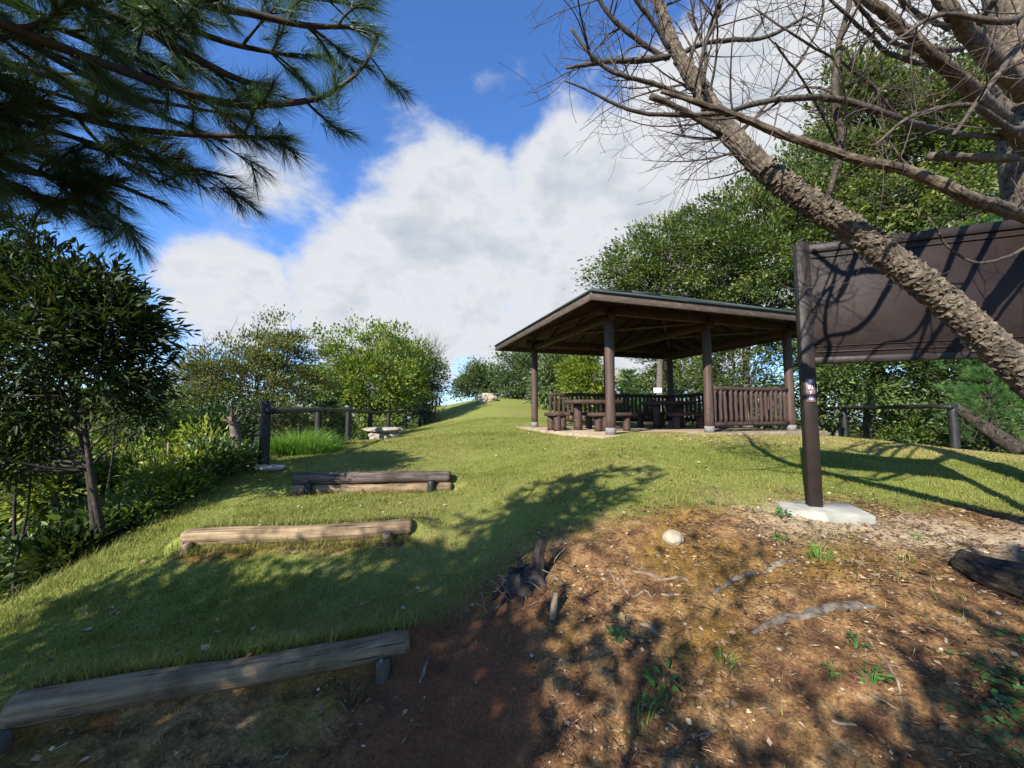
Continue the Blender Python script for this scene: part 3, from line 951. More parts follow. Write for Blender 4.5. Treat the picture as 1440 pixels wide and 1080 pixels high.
def table_set(uc, wc, tl, bl, label_t, labs):
    c = pv(uc, wc, FZ)
    T_ = thing('picnic_table', tuple(c), label_t, 'table')
    mb = MB(); mb.box(pv(uc, wc, FZ + .66), (1.25, .72, .095), ROT, bev=.018); mb.build('tabletop', M['table'], T_)
    for s in (-1, 1):
        mb = MB(); q = pv(uc + s * .38, wc, 0)
        zz = np.linspace(FZ, FZ + .625, 6); mb.tube([(q.x, q.y, z) for z in zz], [.105, .102, .1, .1, .1, .102], 14); mb.build('leg', M['table'], T_, True)
    for (du, dw, ln, rot90, lab) in labs:
        cc = pv(uc + du, wc + dw, FZ)
        b = thing('log_bench', tuple(cc), lab, 'bench')
        mb = MB(); mb.box(pv(uc + du, wc + dw, FZ + .37), (ln, .28, .085) if not rot90 else (.28, ln, .085), ROT, bev=.018); mb.build('seat', M['table'], b)
        for s in (-1, 1):
            q = pv(uc + du + (0 if rot90 else s * ln * .32), wc + dw + (s * ln * .32 if rot90 else 0), 0)
            mb = MB(); zz = np.linspace(FZ, FZ + .335, 5); mb.tube([(q.x, q.y, z) for z in zz], [.088, .085, .083, .083, .085], 12); mb.build('leg', M['table'], b, True)
table_set(.62, 1.75, 0, 0, 'thick brown plank table on two log legs inside pavilion, by its open end',
          [(.12, -.68, 1.15, False, 'brown log bench before the pavilion table at the open end'),
           (-.05, .72, 1.15, False, 'brown log bench behind the pavilion table at the open end'),
           (-1.0, .0, .55, True, 'short brown seat at the outer end of the open-end table')])
table_set(3.15, 2.1, 0, 0, 'brown plank table in shade next to the slatted railing inside pavilion',
          [(0, -.7, 1.15, False, 'shaded brown log bench facing the lawn beside the inner table'),
           (0, .72, 1.15, False, 'shaded brown log bench between the inner table and back railing')])

# white notice beyond the back railing
q = P(925, 549, 15.2)
nb = thing('notice_board', (q.x, q.y, gz(q.x, q.y) - .05), 'small white notice board on a post behind the pavilion', 'notice board')
mb = MB(); mb.box((q.x, q.y, q.z), (.32, .03, .2), None, bev=.005); mb.build('panel', M['white'], nb)
mb = MB(); g0 = gz(q.x, q.y) - .05; mb.box((q.x, q.y + .04, (q.z + g0) / 2), (.06, .045, q.z - g0), None); mb.build('post', M['sleeve'], nb)

# ------------------------------------------------------------------ information board
def info_board():
    p0 = Vector((2.62, 3.40, 0)); p1 = Vector((4.10, 2.86, 0))
    d = (p1 - p0).normalized(); nrm = Vector((d.y, -d.x, 0))   # towards the camera
    R_ = np.array([[d.x, -nrm.x, 0], [d.y, -nrm.y, 0], [0, 0, 1]])
    g0, g1 = gz(p0.x, p0.y), gz(p1.x, p1.y)
    T_ = thing('information_board', (p0.x, p0.y, g0), 'large dark brown steel board on posts, seen from its blank back', 'sign board')
    ztop = 3.12; zb0, zb1 = 2.02, 3.08
    for p, g in ((p0, g0), (p1, g1)):
        mb = MB(); mb.box((p.x, p.y, (g + ztop) / 2), (.10, .10, ztop - g), R_, bev=.006); mb.build('post', M['board_frame'], T_)
    L_ = (p1 - p0).length
    c = (p0 + p1) / 2
    def bx(name, mat, s, z, sx, sz, ty, off=0.0):
        mb = MB(); q = p0 + d * s + nrm * off
        mb.box((q.x, q.y, z), (sx, ty, sz), R_, bev=.003); return mb.build(name, mat, T_)
    w = L_ - .10
    bx('panel', M['board'], L_ / 2, (zb0 + zb1) / 2, w, zb1 - zb0 - .06, .03)
    bx('top_frame', M['board_frame'], L_ / 2, zb1 - .03, w, .075, .062)
    bx('bottom_frame', M['board_frame'], L_ / 2, zb0 + .022, w, .055, .062)
    bx('edge_strip', M['board_frame'], L_ / 2, zb1 - .115, w - .03, .012, .010, .022)
    bx('edge_strip', M['board_frame'], L_ / 2, zb0 + .095, w - .03, .012, .010, .022)
    bx('edge_strip', M['board_frame'], L_ / 2, zb0 + .145, w - .03, .008, .010, .022)
    # footings
    for p, g, lx in ((p0, g0, .60), (p1, g1, .60)):
        mb = MB(); mb.box((p.x + d.x * .03, p.y + d.y * .03, g - .062), (lx, .46, .16), R_, bev=.012); mb.build('footing', M['concrete'], T_)
    # plaque with lettering
    q = p0 + nrm * .054
    zc = 1.78
    mb = MB(); mb.box((q.x, q.y, zc), (.066, .008, .205), R_, bev=.001)
    pl = mb.build('plaque', M['plaque'], T_)
    q2 = p0 + nrm * .0592
    for k, ch in enumerate('\u4ee4\u548c7\u5e74'):
        cu = bpy.data.curves.new('glyph', 'FONT')
        cu.body = ch; cu.size = .040; cu.align_x = 'CENTER'; cu.align_y = 'CENTER'; cu.extrude = .0006
        cu.offset = 0.0008
        to = bpy.data.objects.new('glyph', cu); COL.objects.link(to)
        bpy.context.view_layer.update()
        me = bpy.data.meshes.new_from_object(to.evaluated_get(bpy.context.evaluated_depsgraph_get()))
        bpy.data.objects.remove(to)
        o = link_mesh('character', me, M['white'], pl)
        o.location = Vector((q2.x, q2.y, zc + .072 - k * .048)) - Vector(org(T_))
        o.rotation_euler = Matrix(((d.x, 0, nrm.x), (d.y, 0, nrm.y), (0, 1, 0))).to_euler()
info_board()

# ------------------------------------------------------------------ log steps
def log_local(L_, r0, r1, seed, sides=26, step=.03, groove=.006, bend=.012):
    r = np.random.default_rng(seed)
    n = int(L_ / step)
    x = np.linspace(0, L_, n)
    pts = np.stack([x, bend * np.sin(x / L_ * math.pi * 1.3 + r.random() * 3), bend * .7 * np.sin(x / L_ * math.pi * 2 + r.random() * 4)], -1)
    rad = np.linspace(r0, r1, n)
    def disp(s, a, R):
        g = fbm(a * 3.2 + .25 * np.sin(s * 2), s * .9, seed) - .5
        cr = fbm(np.cos(a) * 2.3 + np.sin(a) * 3.1 + 5, s * .35 + np.sin(a) * 2, seed + 3)
        crack = -np.exp(-((cr - .5) / .018) ** 2) * .010
        lump = (fbm(np.cos(a) * 1.2 + s * 1.7, np.sin(a) * 1.2, seed + 7) - .5) * .016
        end = -.012 * np.exp(-s / .012) - .012 * np.exp(-(L_ - s) / .012)
        return g * groove * 2 + crack + lump + end
    mb = MB(); mb.tube(pts, rad, sides, True, .5, disp)
    return mb.mesh('log', True)

def place_x(o, a, b, T_):
    a, b = Vector(a), Vector(b)
    o.location = a - Vector(org(T_))
    o.rotation_euler = (b - a).to_track_quat('X', 'Z').to_euler()

def stake(T_, x, y, top, r, seed, mat='stake'):
    rr = np.random.default_rng(seed)
    g = gz(x, y) - .12
    z = np.linspace(g, top, 8)
    mb = MB()
    mb.tube([(x + rr.normal(0, .002), y + rr.normal(0, .002), q) for q in z], [r + rr.normal(0, .002) for _ in z[:-1]] + [r * .93], 14)
    s = mb.build('stake', M[mat], T_, True)
    return s

def log_step(a, b, r0, r1, seed, mat, label, stakes, second=None, smat='stake'):
    c = (Vector(a) + Vector(b)) / 2
    T_ = thing('log_step', (c.x, c.y, gz(c.x, c.y)), label, 'log step')
    o = link_mesh('log', log_local((Vector(b) - Vector(a)).length, r0, r1, seed), M[mat], T_)
    place_x(o, a, b, T_)
    if second:
        o2 = link_mesh('log', log_local((Vector(second[1]) - Vector(second[0])).length, second[2], second[2], seed + 50), M[second[3]], T_)
        place_x(o2, second[0], second[1], T_)
    for k, (t, dy, top, r) in enumerate(stakes):
        p = Vector(a).lerp(Vector(b), t)
        st = stake(T_, p.x, p.y + dy, p.z + top, r, seed + k, smat)
        # bolt head
        mb = MB(); mb.tube([(p.x, p.y + dy - r - .006, p.z + .0), (p.x, p.y + dy - r + .01, p.z)], .009, 8); mb.build('bolt', M['sleeve'], st, True)
a, b = STEP1
log_step(a, b, .074, .066, 3, 'log_pale', 'long pale grey log step lying lowest on the slope in shade', [(.035, -.105, -.03, .042), (.935, -.10, -.02, .040)])
a, b = STEP2
log_step(a, b, .080, .076, 9, 'log_pale', 'pale weathered log step between the lowest log and the double log', [(.05, -.105, -.02, .045), (.90, -.105, -.01, .042)], smat='log_pale')
a, b = STEP3
log_step(a, b, .086, .080, 15, 'log_dark', 'dark topped double log step highest on the lawn slope', [(.12, -.135, -.03, .052), (.885, -.13, -.03, .05)], (STEP3B[0], STEP3B[1], .075, 'log_pale'), smat='fence')

# ------------------------------------------------------------------ fences
def fence(name, label, posts, h, rp, rr, rail_drop=.10, group=None, first_h=None, runs=None):
    b = posts[0]
    T_ = thing(name, (b[0], b[1], gz(*b)), label, 'fence', group)
    tops = []
    for k, (x, y) in enumerate(posts):
        g = gz(x, y)
        hh = (first_h if (k == 0 and first_h) else h)
        zt = g + hh + random.gauss(0, .01)
        mb = MB(); z = np.linspace(g - .15, zt, 8)
        mb.tube([(x + random.gauss(0, .003), y, q) for q in z], [rp * (1 + random.gauss(0, .03)) for _ in z], 14)
        mb.build('post', M['fence'], T_, True)
        tops.append(Vector((x, y, g + h - rail_drop)))
    for k in range(len(tops) - 1):
        a, b = tops[k], tops[k + 1]
        dd = (b - a).normalized()
        side = Vector((dd.y, -dd.x, 0)) * (rp * .8)
        mb = MB()
        pts = [a.lerp(b, t) + side + Vector((0, 0, random.gauss(0, .004))) for t in np.linspace(-.03, 1.02, 8)]
        mb.tube(pts, [rr * (1 + random.gauss(0, .04)) for _ in pts], 12)
        mb.build('rail', M['fence'], T_, True)
lf = [P(371, 650, 6.2), P(446, 633, 8.3), P(489, 622, 10.5), P(520, 615, 12.8), P(546, 610, 15.0), P(570, 606, 17.2), P(590, 602, 19.6), P(597, 600, 21.6)]
fence('log_fence', 'black log fence with a single rail along the grassy edge', [(p.x, p.y) for p in lf], .93, .075, .05, .08, first_h=1.02)
fr = [(-5.6, 26), (-5.9, 28.5), (-6.1, 31), (-6.2, 33)]
fence('log_fence', 'far short dark fence beside the crest past the left shrubs', fr, .9, .07, .045)
fr = [(10.6, 14.0), (10.15, 11.8), (9.25, 8.1)]
fence('log_fence', 'dark rail fence in shade below the tall trees behind the board', fr, .95, .075, .05, .06)

# ------------------------------------------------------------------ stones
def stone(name, label, cat, c, size, seed, mat, rough=.25, sub=4, flat_top=False, group=None, sink=.25):
    bm = bmesh.new()
    bmesh.ops.create_icosphere(bm, subdivisions=sub, radius=1)
    sv = Vector((seed * 3.1, seed * 1.7, seed * .9))
    for v in bm.verts:
        p = v.co.copy()
        k = 1 + rough * mnoise.fractal(p * 1.3 + sv, 1.0, 2.0, 5) + rough * .35 * mnoise.cell(p * 2.2 + sv)*.3
        p *= k
        if flat_top:
            p.z = math.copysign(min(abs(p.z), .62 + .05 * mnoise.noise(p * 3 + sv)), p.z)
        v.co = Vector((p.x * size[0] / 2, p.y * size[1] / 2, p.z * size[2] / 2))
    for f in bm.faces: f.smooth = True
    me = bpy.data.meshes.new(name); bm.to_mesh(me); bm.free()
    o = link_mesh(name, me, mat)
    z = gz(c[0], c[1])
    o.location = (c[0], c[1], z + size[2] * (.5 - sink))
    if label: tag(o, label, cat, group)
    return o
# stone seat
c = P(540, 613, 11.6)
sb = thing('stone_bench', (c.x, c.y, gz(c.x, c.y)), 'low flat stone slab seat on rock supports beside the black fence', 'stone bench')
for (nm, off, size, sd, ft) in (('slab', (0, 0, .27), (1.25, .75, .20), 4, True), ('support', (-.16, .02, .08), (.62, .55, .36), 6, False), ('support', (.22, 0, .08), (.52, .5, .36), 8, False)):
    s_ = stone(nm, None, None, (c.x, c.y), size, sd, M['stone'], .22, 4, ft)
    s_.parent = sb; s_.location = off
stone('boulder', 'pale boulder on the crest of the lawn before far shrubs', 'boulder', (-1.95, 29.0), (1.6, 1.2, .9), 12, M['pale_stone'], .3, sink=.3)
stone('boulder', 'low grey boulder at the fence foot behind the stone seat', 'boulder', (-3.75, 12.2), (.5, .4, .22), 13, M['stone'], .3, sink=.3)
q = P(372, 652, 6.05)
stone('flat_stone', 'flat white stone at the foot of the thick end post', 'stone', (q.x + .08, q.y - .02), (.50, .3, .12), 14, M['concrete'], .2, flat_top=True, sink=.32)
q = P(947, 770, 2.95)
stone('cobble', 'smooth round beige cobble lying on the dark earth', 'stone', (q.x, q.y), (.155, .13, .115), 15, M['pale_stone'], .12, sink=.18)

# ------------------------------------------------------------------ dead pines on the right
def limb(T_, pts, name, mat, step=.05, sides=10, disp=None, sub=None, wig=0.0, seed=0):
    """pts: (px, py, depth, thickness in px)"""
    r = np.random.default_rng(seed)
    p = [P(a, b, D) for (a, b, D, t) in pts]
    rad = [t * D / FPX / 2 * (.62 if t > 12 else .8) for (a, b, D, t) in pts]   # wide-angle view stretches widths off the axis
    c, rr = spline(p, rad, step)
    if wig: c = c + np.stack([np.convolve(r.normal(0, wig, len(c)), np.ones(5) / 5, 'same') for _ in range(3)], -1)
    mb = MB(); mb.tube(c, rr, sides, True, .5, disp)
    return mb.build(name, mat, sub or T_, True), c, rr

def grow_twigs(mb, c, rr, n, length, r, up=(0, 0, .5), depth=2, r0=.007, start=.15, spread=1.0, kids=4, curl=.5):
    up = np.array(up, float)
    for _ in range(n):
        i = int(len(c) * (start + (1 - start) * r.random())) - 1
        i = max(1, min(len(c) - 2, i))
        t = c[i + 1] - c[i - 1]; t = t / (np.linalg.norm(t) + 1e-9)
        side = np.cross(t, r.normal(0, 1, 3)); side /= np.linalg.norm(side) + 1e-9
        d = unit(t * (.3 + .6 * r.random()) + side * spread + up * .4)
        L_ = length * (.45 + .8 * r.random())
        nseg = 9
        p = [c[i]]
        bendv = unit(np.cross(d, r.normal(0, 1, 3))) * curl / nseg
        for k in range(nseg):
            d = unit(d + up * .07 + bendv + r.normal(0, .06, 3))
            p.append(p[-1] + d * L_ / nseg)
        p = np.array(p)
        ra = min(rr[i] * .55, r0) * (.7 + .5 * r.random())
        rad = np.linspace(ra, max(.0013, ra * .22), nseg + 1)
        mb.tube(p, rad, 4, False)
        if depth > 1:
            grow_twigs(mb, p, rad, kids, length * .55, r, up, depth - 1, ra * .6, .2, spread, max(2, kids - 1), curl)

g = gz(4.45, 2.3)
dp = thing('dead_pine', (4.45, 2.3, g - .05), 'leaning bare dead pine trunk with flaky bark crossing before the brown board', 'dead tree')
trunk_world = [Vector((4.45, 2.3, g - .08))] + [P(a, b_, D) for a, b_, D in ((1560, 640, 2.25), (1440, 527, 2.2), (1330, 425, 2.16), (1200, 325, 2.14), (1090, 250, 2.16), (1020, 180, 2.2), (985, 125, 2.25), (950, 70, 2.3), (925, 0, 2.36), (905, -70, 2.42), (870, -150, 2.5))]
trad = [.12] + [t * 2.2 / FPX / 2 for t in (42, 37, 34, 31, 28, 25, 21, 17, 14, 11, 7)]
c, rr = spline(trunk_world, trad, .016)
mb = MB(); mb.tube(c, rr, 90, True, .5, bark_disp(.036, .013, .085, 4)); tk = mb.build('trunk', M['dead_bark'], dp, True)
TC, TR = c, rr
# loose bark flakes
r = np.random.default_rng(3)
n = 4200
t_, n_, b_ = frames(TC)
lo = np.searchsorted(np.arange(len(TC)) / len(TC), .12)
ii = r.integers(lo, int(len(TC) * .62), n)
an = r.random(n) * 6.283
nor = np.cos(an)[:, None] * n_[ii] + np.sin(an)[:, None] * b_[ii]
pos = TC[ii] + nor * (TR[ii] * 1.01)[:, None]
ax = unit(-t_[ii] * 1 + nor * .38 + r.normal(0, .3, (n, 3)))
V, F, va = leaves(pos, ax, .019 * (.5 + 1.0 * r.random(n)), .8 + 1.6 * r.random((n, 1)), nor + r.normal(0, .25, (n, 3)), -.06, False, .5 + .5 * r.random(n), r)
fl = link_mesh('bark_flakes', raw_mesh('bark_flakes', V - org(dp), [F], False, va), M['dead_bark'], dp); fl['kind'] = 'stuff'
r = np.random.default_rng(12)
tw = MB()
L1 = [
    [(1012, 186, 2.2, 16), (965, 158, 2.15, 13), (915, 136, 2.1, 11)],                                              # broken stub
    [(940, 82, 2.3, 13), (900, 84, 2.25, 11), (860, 86, 2.2, 9), (822, 92, 2.15, 7), (795, 96, 2.12, 4)],
    [(1000, 152, 2.22, 9), (930, 122, 2.15, 8), (852, 95, 2.05, 7), (802, 40, 2.0, 5)],
    [(938, 84, 2.3, 9), (900, 58, 2.25, 9), (868, 32, 2.2, 8), (842, 0, 2.15, 7), (820, -40, 2.1, 5)],
    [(940, 70, 2.3, 9), (918, 30, 2.22, 8), (893, 0, 2.15, 7), (870, -40, 2.1, 5)],
    [(955, 76, 2.3, 9), (995, 60, 2.35, 8), (1080, 50, 2.4, 7), (1140, 20, 2.5, 5)],
    [(1165, 275, 2.13, 13), (1183, 196, 2.05, 11), (1172, 140, 2.0, 11), (1180, 70, 1.95, 10), (1194, 0, 1.9, 9), (1205, -60, 1.85, 7)],
    [(1000, 150, 2.2, 8), (985, 90, 2.1, 7), (1010, 20, 2.0, 6), (1030, -40, 1.9, 4)],
    [(990, 130, 2.2, 8), (990, 70, 2.3, 6), (968, 20, 2.4, 5)],
    [(1030, 200, 2.18, 6), (1100, 120, 2.1, 5), (1150, 40, 2.0, 4), (1160, -20, 1.95, 3)],
]
for k, l_ in enumerate(L1):
    ob, lc, lr = limb(dp, l_, 'limb', M['limb_bark'], .03, 12, lambda s_, a_, R_: R_ * .45 * (fbm(a_ * 1.4, s_ * 16, k) - .5), None, .006, k)
    if k > 0: grow_twigs(tw, lc, lr, 7 if k != 6 else 3, .55, r, (0, 0, .45), 3, .008, .15, .9, 3, .6)
grow_twigs(tw, TC[int(len(TC) * .66):], TR[int(len(TC) * .66):], 26, .85, r, (-.1, 0, .4), 3, .010, .02, 1.0, 3, .6)
grow_twigs(tw, TC[int(len(TC) * .60):int(len(TC) * .70)], TR[int(len(TC) * .60):int(len(TC) * .70)], 12, .6, r, (-.7, 0, -.15), 3, .007, .02, 1.0, 4, .8)
tw.build('twigs', M['twig'], dp)['kind'] = 'stuff'

# upright pine beyond the board
bx_ = (5.95, 4.0)
gp = gz(*bx_)
up_ = thing('dead_pine', (bx_[0], bx_[1], gp - .05), 'thick upright dead pine trunk standing behind the brown board', 'dead tree')
tw_pts = [Vector((bx_[0], bx_[1], gp - .08)), Vector((5.75, 4.0, 2.0)), P(1452, 250, 3.85), P(1436, 120, 3.8), P(1418, 0, 3.75), P(1395, -140, 3.7), P(1380, -320, 3.7)]
c, rr = spline(tw_pts, [.28, .23, .21, .19, .17, .13, .08], .02)
mb = MB(); mb.tube(c, rr, 72, True, .5, bark_disp(.06, .022, .2, 9)); mb.build('trunk', M['dead_bark'], up_, True)
r = np.random.default_rng(31)
tw = MB()
L2 = [
    [(1446, 205, 3.7, 36), (1395, 155, 3.3, 32), (1341, 104, 3.0, 27), (1256, 31, 2.75, 22), (1212, -10, 2.65, 19), (1150, -90, 2.6, 16)],
    [(1440, 130, 3.6, 40), (1385, 75, 3.3, 34), (1350, 30, 3.1, 29), (1312, -20, 3.0, 28), (1280, -90, 2.9, 20)],
    [(1428, 196, 3.6, 13), (1340, 186, 3.2, 13), (1269, 170, 2.9, 12), (1174, 138, 2.7, 11), (1080, 142, 2.55, 10), (1002, 160, 2.5, 9), (900, 157, 2.4, 7), (792, 115, 2.3, 3)],
    [(1425, 222, 3.5, 18), (1370, 222, 3.3, 18), (1310, 220, 3.15, 17)],
    [(1520, 325, 3.5, 40), (1440, 303, 2.7, 27), (1363, 278, 2.6, 25), (1300, 248, 2.55, 22), (1184, 217, 2.5, 17), (1080, 182, 2.45, 15), (1000, 150, 2.4, 9), (930, 128, 2.35, 5)],
    [(1365, 60, 3.2, 16), (1385, 20, 3.0, 15), (1420, -20, 2.9, 13)],
    [(1352, 70, 3.0, 10), (1270, 66, 2.8, 8), (1215, 20, 2.6, 7), (1190, -30, 2.5, 5)],
    [(1340, 100, 3.0, 9), (1260, 78, 2.8, 8), (1200, 30, 2.6, 6), (1150, -20, 2.5, 4)],
    [(1335, 40, 3.0, 9), (1290, 20, 2.8, 9), (1255, -10, 2.7, 8)],
    [(1269, 170, 2.9, 6), (1200, 100, 2.7, 5), (1130, 60, 2.5, 4), (1060, 10, 2.4, 3)],
    [(1184, 217, 2.5, 5), (1140, 130, 2.4, 4), (1090, 60, 2.3, 3)],
    [(1480, 325, 2.6, 6), (1400, 367, 2.2, 5), (1340, 355, 2.15, 4), (1305, 305, 2.1, 3)],
]
L2 += [[(1500, 120, 3.0, 12), (1440, 180, 2.5, 11), (1370, 150, 2.3, 9), (1290, 160, 2.2, 7), (1230, 205, 2.1, 4)],
       [(1500, 20, 3.0, 12), (1440, 60, 2.5, 11), (1400, 110, 2.3, 9), (1340, 190, 2.2, 6)],
       [(1560, -60, 2.8, 16), (1480, -20, 2.4, 14), (1420, 30, 2.3, 11), (1330, 20, 2.2, 8), (1250, 60, 2.1, 5)]]
for k, l_ in enumerate(L2):
    l_ = [(a, b, D * (1 - .28 * min(1, i / 2)) if k not in (3, 11) else D, t) for i, (a, b, D, t) in enumerate(l_)]
    ob, lc, lr = limb(up_, l_, 'limb', M['limb_bark'] if k not in (0, 1, 3, 4) else M['dead_bark'], .03 if k in (0, 1, 4) else .05, 28 if k in (0, 1, 3, 4) else 10,
                      bark_disp(.032, .008, .05, 20 + k) if k in (0, 1, 3, 4) else (lambda s_, a_, R_: R_ * .45 * (fbm(a_ * 1.4, s_ * 16, k) - .5)), None, .006, k + 40)
    if k not in (3, 11): grow_twigs(tw, lc, lr, 5 if k not in (2, 4) else 8, .55, r, (-.15, 0, .35), 3, .007, .3, .9, 3, .6)
tw.build('twigs', M['twig'], up_)['kind'] = 'stuff'

# ------------------------------------------------------------------ pine that hangs in from the left
pn = (-2.7, -.25)
gpn = gz(*pn)
pine = thing('pine_tree', (pn[0], pn[1], gpn - .05), 'dark green pine whose needled branches hang in over the slope', 'pine')
c, rr = spline([Vector((pn[0], pn[1], gpn - .1)), Vector((-2.65, -.2, 1.5)), Vector((-2.55, -.15, 3.0)), Vector((-2.5, -.2, 3.7)), Vector((-2.5, -.3, 4.4))], [.19, .165, .14, .1, .03], .03)
mb = MB(); mb.tube(c, rr, 40, True, .5, bark_disp(.06, .02, .15, 2)); mb.build('trunk', M['dark_bark'], pine, True)
PT = [(-2.6, -.2, 2.2), (-2.58, -.18, 2.6), (-2.55, -.15, 3.0)]
branches = [   # px paths seen from the path, depth in metres, thickness px
    (1, [(40, -60, 1.9, 17), (110, 0, 2.2, 15), (210, 45, 2.4, 13), (290, 90, 2.5, 11), (345, 115, 2.6, 8), (385, 120, 2.7, 5)]),
    (1, [(120, 80, 2.1, 13), (200, 103, 2.3, 12), (270, 132, 2.45, 11), (340, 148, 2.6, 10), (430, 142, 2.7, 8), (470, 128, 2.75, 6), (512, 92, 2.8, 5), (532, 50, 2.85, 4)]),
    (1, [(200, -60, 2.0, 14), (270, 0, 2.3, 12), (350, 18, 2.5, 11), (430, 36, 2.6, 8), (490, 38, 2.75, 6), (515, 48, 2.8, 4)]),
    (0, [(-60, 90, 2.1, 16), (0, 120, 2.3, 14), (70, 150, 2.5, 12), (150, 175, 2.65, 10), (250, 188, 2.8, 8), (340, 192, 2.9, 6), (405, 195, 2.95, 3)]),
    (0, [(-60, 160, 2.2, 11), (0, 186, 2.4, 10), (80, 225, 2.6, 8), (160, 258, 2.75, 7), (235, 288, 2.9, 4)]),
    (0, [(-60, 240, 2.3, 14), (0, 262, 2.5, 12), (70, 280, 2.7, 9), (120, 288, 2.8, 6), (150, 296, 2.85, 4)]),
    (0, [(-50, 220, 2.3, 10), (30, 235, 2.6, 8), (110, 262, 2.8, 6), (150, 285, 2.9, 4)]),
    (2, [(60, -90, 2.2, 12), (150, -30, 2.6, 10), (300, -10, 2.9, 8), (420, -5, 3.0, 6), (520, 10, 3.1, 4)]),
    (0, [(-60, 20, 2.2, 14), (20, 50, 2.4, 12), (90, 90, 2.6, 9), (170, 130, 2.75, 7), (260, 150, 2.9, 5), (350, 165, 3.0, 3)]),
    (0, [(30, 170, 2.5, 8), (120, 205, 2.7, 7), (220, 225, 2.85, 5), (330, 250, 3.0, 3)]),
    (0, [(-80, 60, 2.6, 12), (0, 90, 2.9, 10), (120, 120, 3.2, 8), (220, 160, 3.4, 6), (320, 200, 3.5, 4)]),
    (1, [(100, -40, 2.6, 12), (220, 20, 3.0, 10), (320, 60, 3.2, 8), (420, 80, 3.4, 5)]),
    (0, [(-80, 180, 2.6, 10), (0, 220, 2.9, 8), (60, 245, 3.0, 6), (110, 265, 3.1, 4)]),
    (1, [(-40, -20, 2.3, 12), (60, 30, 2.7, 10), (160, 70, 3.0, 8), (260, 110, 3.2, 5)]),
]
tips, dirs = [], []
r = np.random.default_rng(77)
sh = MB()
def shoots(lc, lr, n, start, ln):
    t = np.gradient(lc, axis=0); t = unit(t)
    for k in range(n):
        i = int((start + (1 - start) * r.random()) * (len(lc) - 1))
        side = unit(np.cross(t[i], [0, 0, 1.0])) * r.choice([-1, 1])
        d = unit(t[i] * (.4 + .6 * r.random()) + side * (.2 + .8 * r.random()) + np.array([0, 0, r.normal(.02, .28)]))
        L_ = ln * (.4 + r.random())
        e = lc[i] + d * L_ + np.array([0, 0, -.05 * L_])
        bc = branch_curve(lc[i], e, 6, r, .07)
        sh.tube(bc, np.linspace(min(.008, lr[i] * .6), .003, 6), 5, False)
        tips.append(e); dirs.append(bc[-1] - bc[-2])
        for _ in range(2):
            q = bc[r.integers(2, 5)]
            dd = unit(d + r.normal(0, .55, 3))
            e2 = q + dd * L_ * .45
            sh.tube([q, (q + e2) / 2 + r.normal(0, .004, 3), e2], [.004, .0035, .0025], 4, False)
            tips.append(e2); dirs.append(dd)
for k, (pt, l_) in enumerate(branches):
    l_ = [(a, b_, D * .49, t) for (a, b_, D, t) in l_]
    p = [Vector(PT[pt])] + [P(a, b_, D) for (a, b_, D, t) in l_]
    rd = [l_[0][3] * 1.4 / FPX / 2 * 1.2] + [t * D / FPX / 2 for (a, b_, D, t) in l_]
    c, rr = spline(p, rd, .05)
    mb = MB(); mb.tube(c, rr, 9, True); mb.build('branch', M['dark_bark'], pine, True)
    shoots(c, rr, 28 if k not in (1, 2) else 18, .34, .19)
    tips.append(c[-1]); dirs.append(c[-1] - c[-3])
# boughs to the other sides of the trunk, over the path and behind
for k in range(16):
    a = RAD(130 + 130 * r.random())
    z0 = 2.6 + 1.3 * r.random()
    L_ = (2.3 - .3 * (z0 - 2.6)) * (.7 + .5 * r.random())
    dx, dy = math.cos(a), math.sin(a)
    if dy > .15 and z0 < 5.5: dy = -dy
    p0 = np.array([-2.55, -.2, z0]); e = p0 + np.array([dx * L_, dy * L_, .35 + .2 * r.normal()])
    if e[1] > .6 and e[2] < 5.2: continue
    c = branch_curve(p0, e, 14, r, .05)
    mb = MB(); rr = np.linspace(.04, .008, 14); mb.tube(c, rr, 7, True); mb.build('branch', M['dark_bark'], pine, True)
    shoots(c, rr, 12, .25, .42)
tips = np.array(tips); dirs = np.array(dirs)
sh.build('shoots', M['dark_bark'], pine)['kind'] = 'stuff'
V, F, va = tuft_needles(tips, dirs, 110, .105, .0018, r, .13, .85)
nd = link_mesh('needles', raw_mesh('needles', V - org(pine), [F], False, va), M['needle'], pine); nd['kind'] = 'stuff'

# ------------------------------------------------------------------ trees and shrubs on the left
q = P(122, 740, 4.1)
tree('broadleaf_tree', 'dark glossy leaved small tree leaning over the slope below the pine', 'tree', (q.x, q.y),
     [blob(75, 455, 92, 3.95), blob(160, 465, 66, 4.0), blob(20, 385, 74, 3.9), blob(180, 545, 40, 4.1), blob(35, 560, 56, 3.95), blob(5, 630, 50, 4.1), blob(195, 590, 26, 4.2)],
     M['leaf_dark'], M['dark_bark'], 280, 56, .105, .16, .30, .038, stems=2, seed=5, n_br=90, fork=.45, rich=True, outward=.6, tipup=.15, shell=.35, droop=.15)
q = P(-40, 700, 5.2)
tree('broadleaf_tree', 'dark leafy tree at the valley side of the glossy leaved tree', 'tree', (q.x, q.y),
     [blob(-50, 420, 90, 5.3), blob(15, 350, 50, 5.4), blob(-40, 500, 50, 5.2)],
     M['leaf_mid'], M['dark_bark'], 60, 44, .11, .22, .38, .06, seed=6, n_br=50, rich=True, droop=.1)
q = P(355, 640, 10.6)
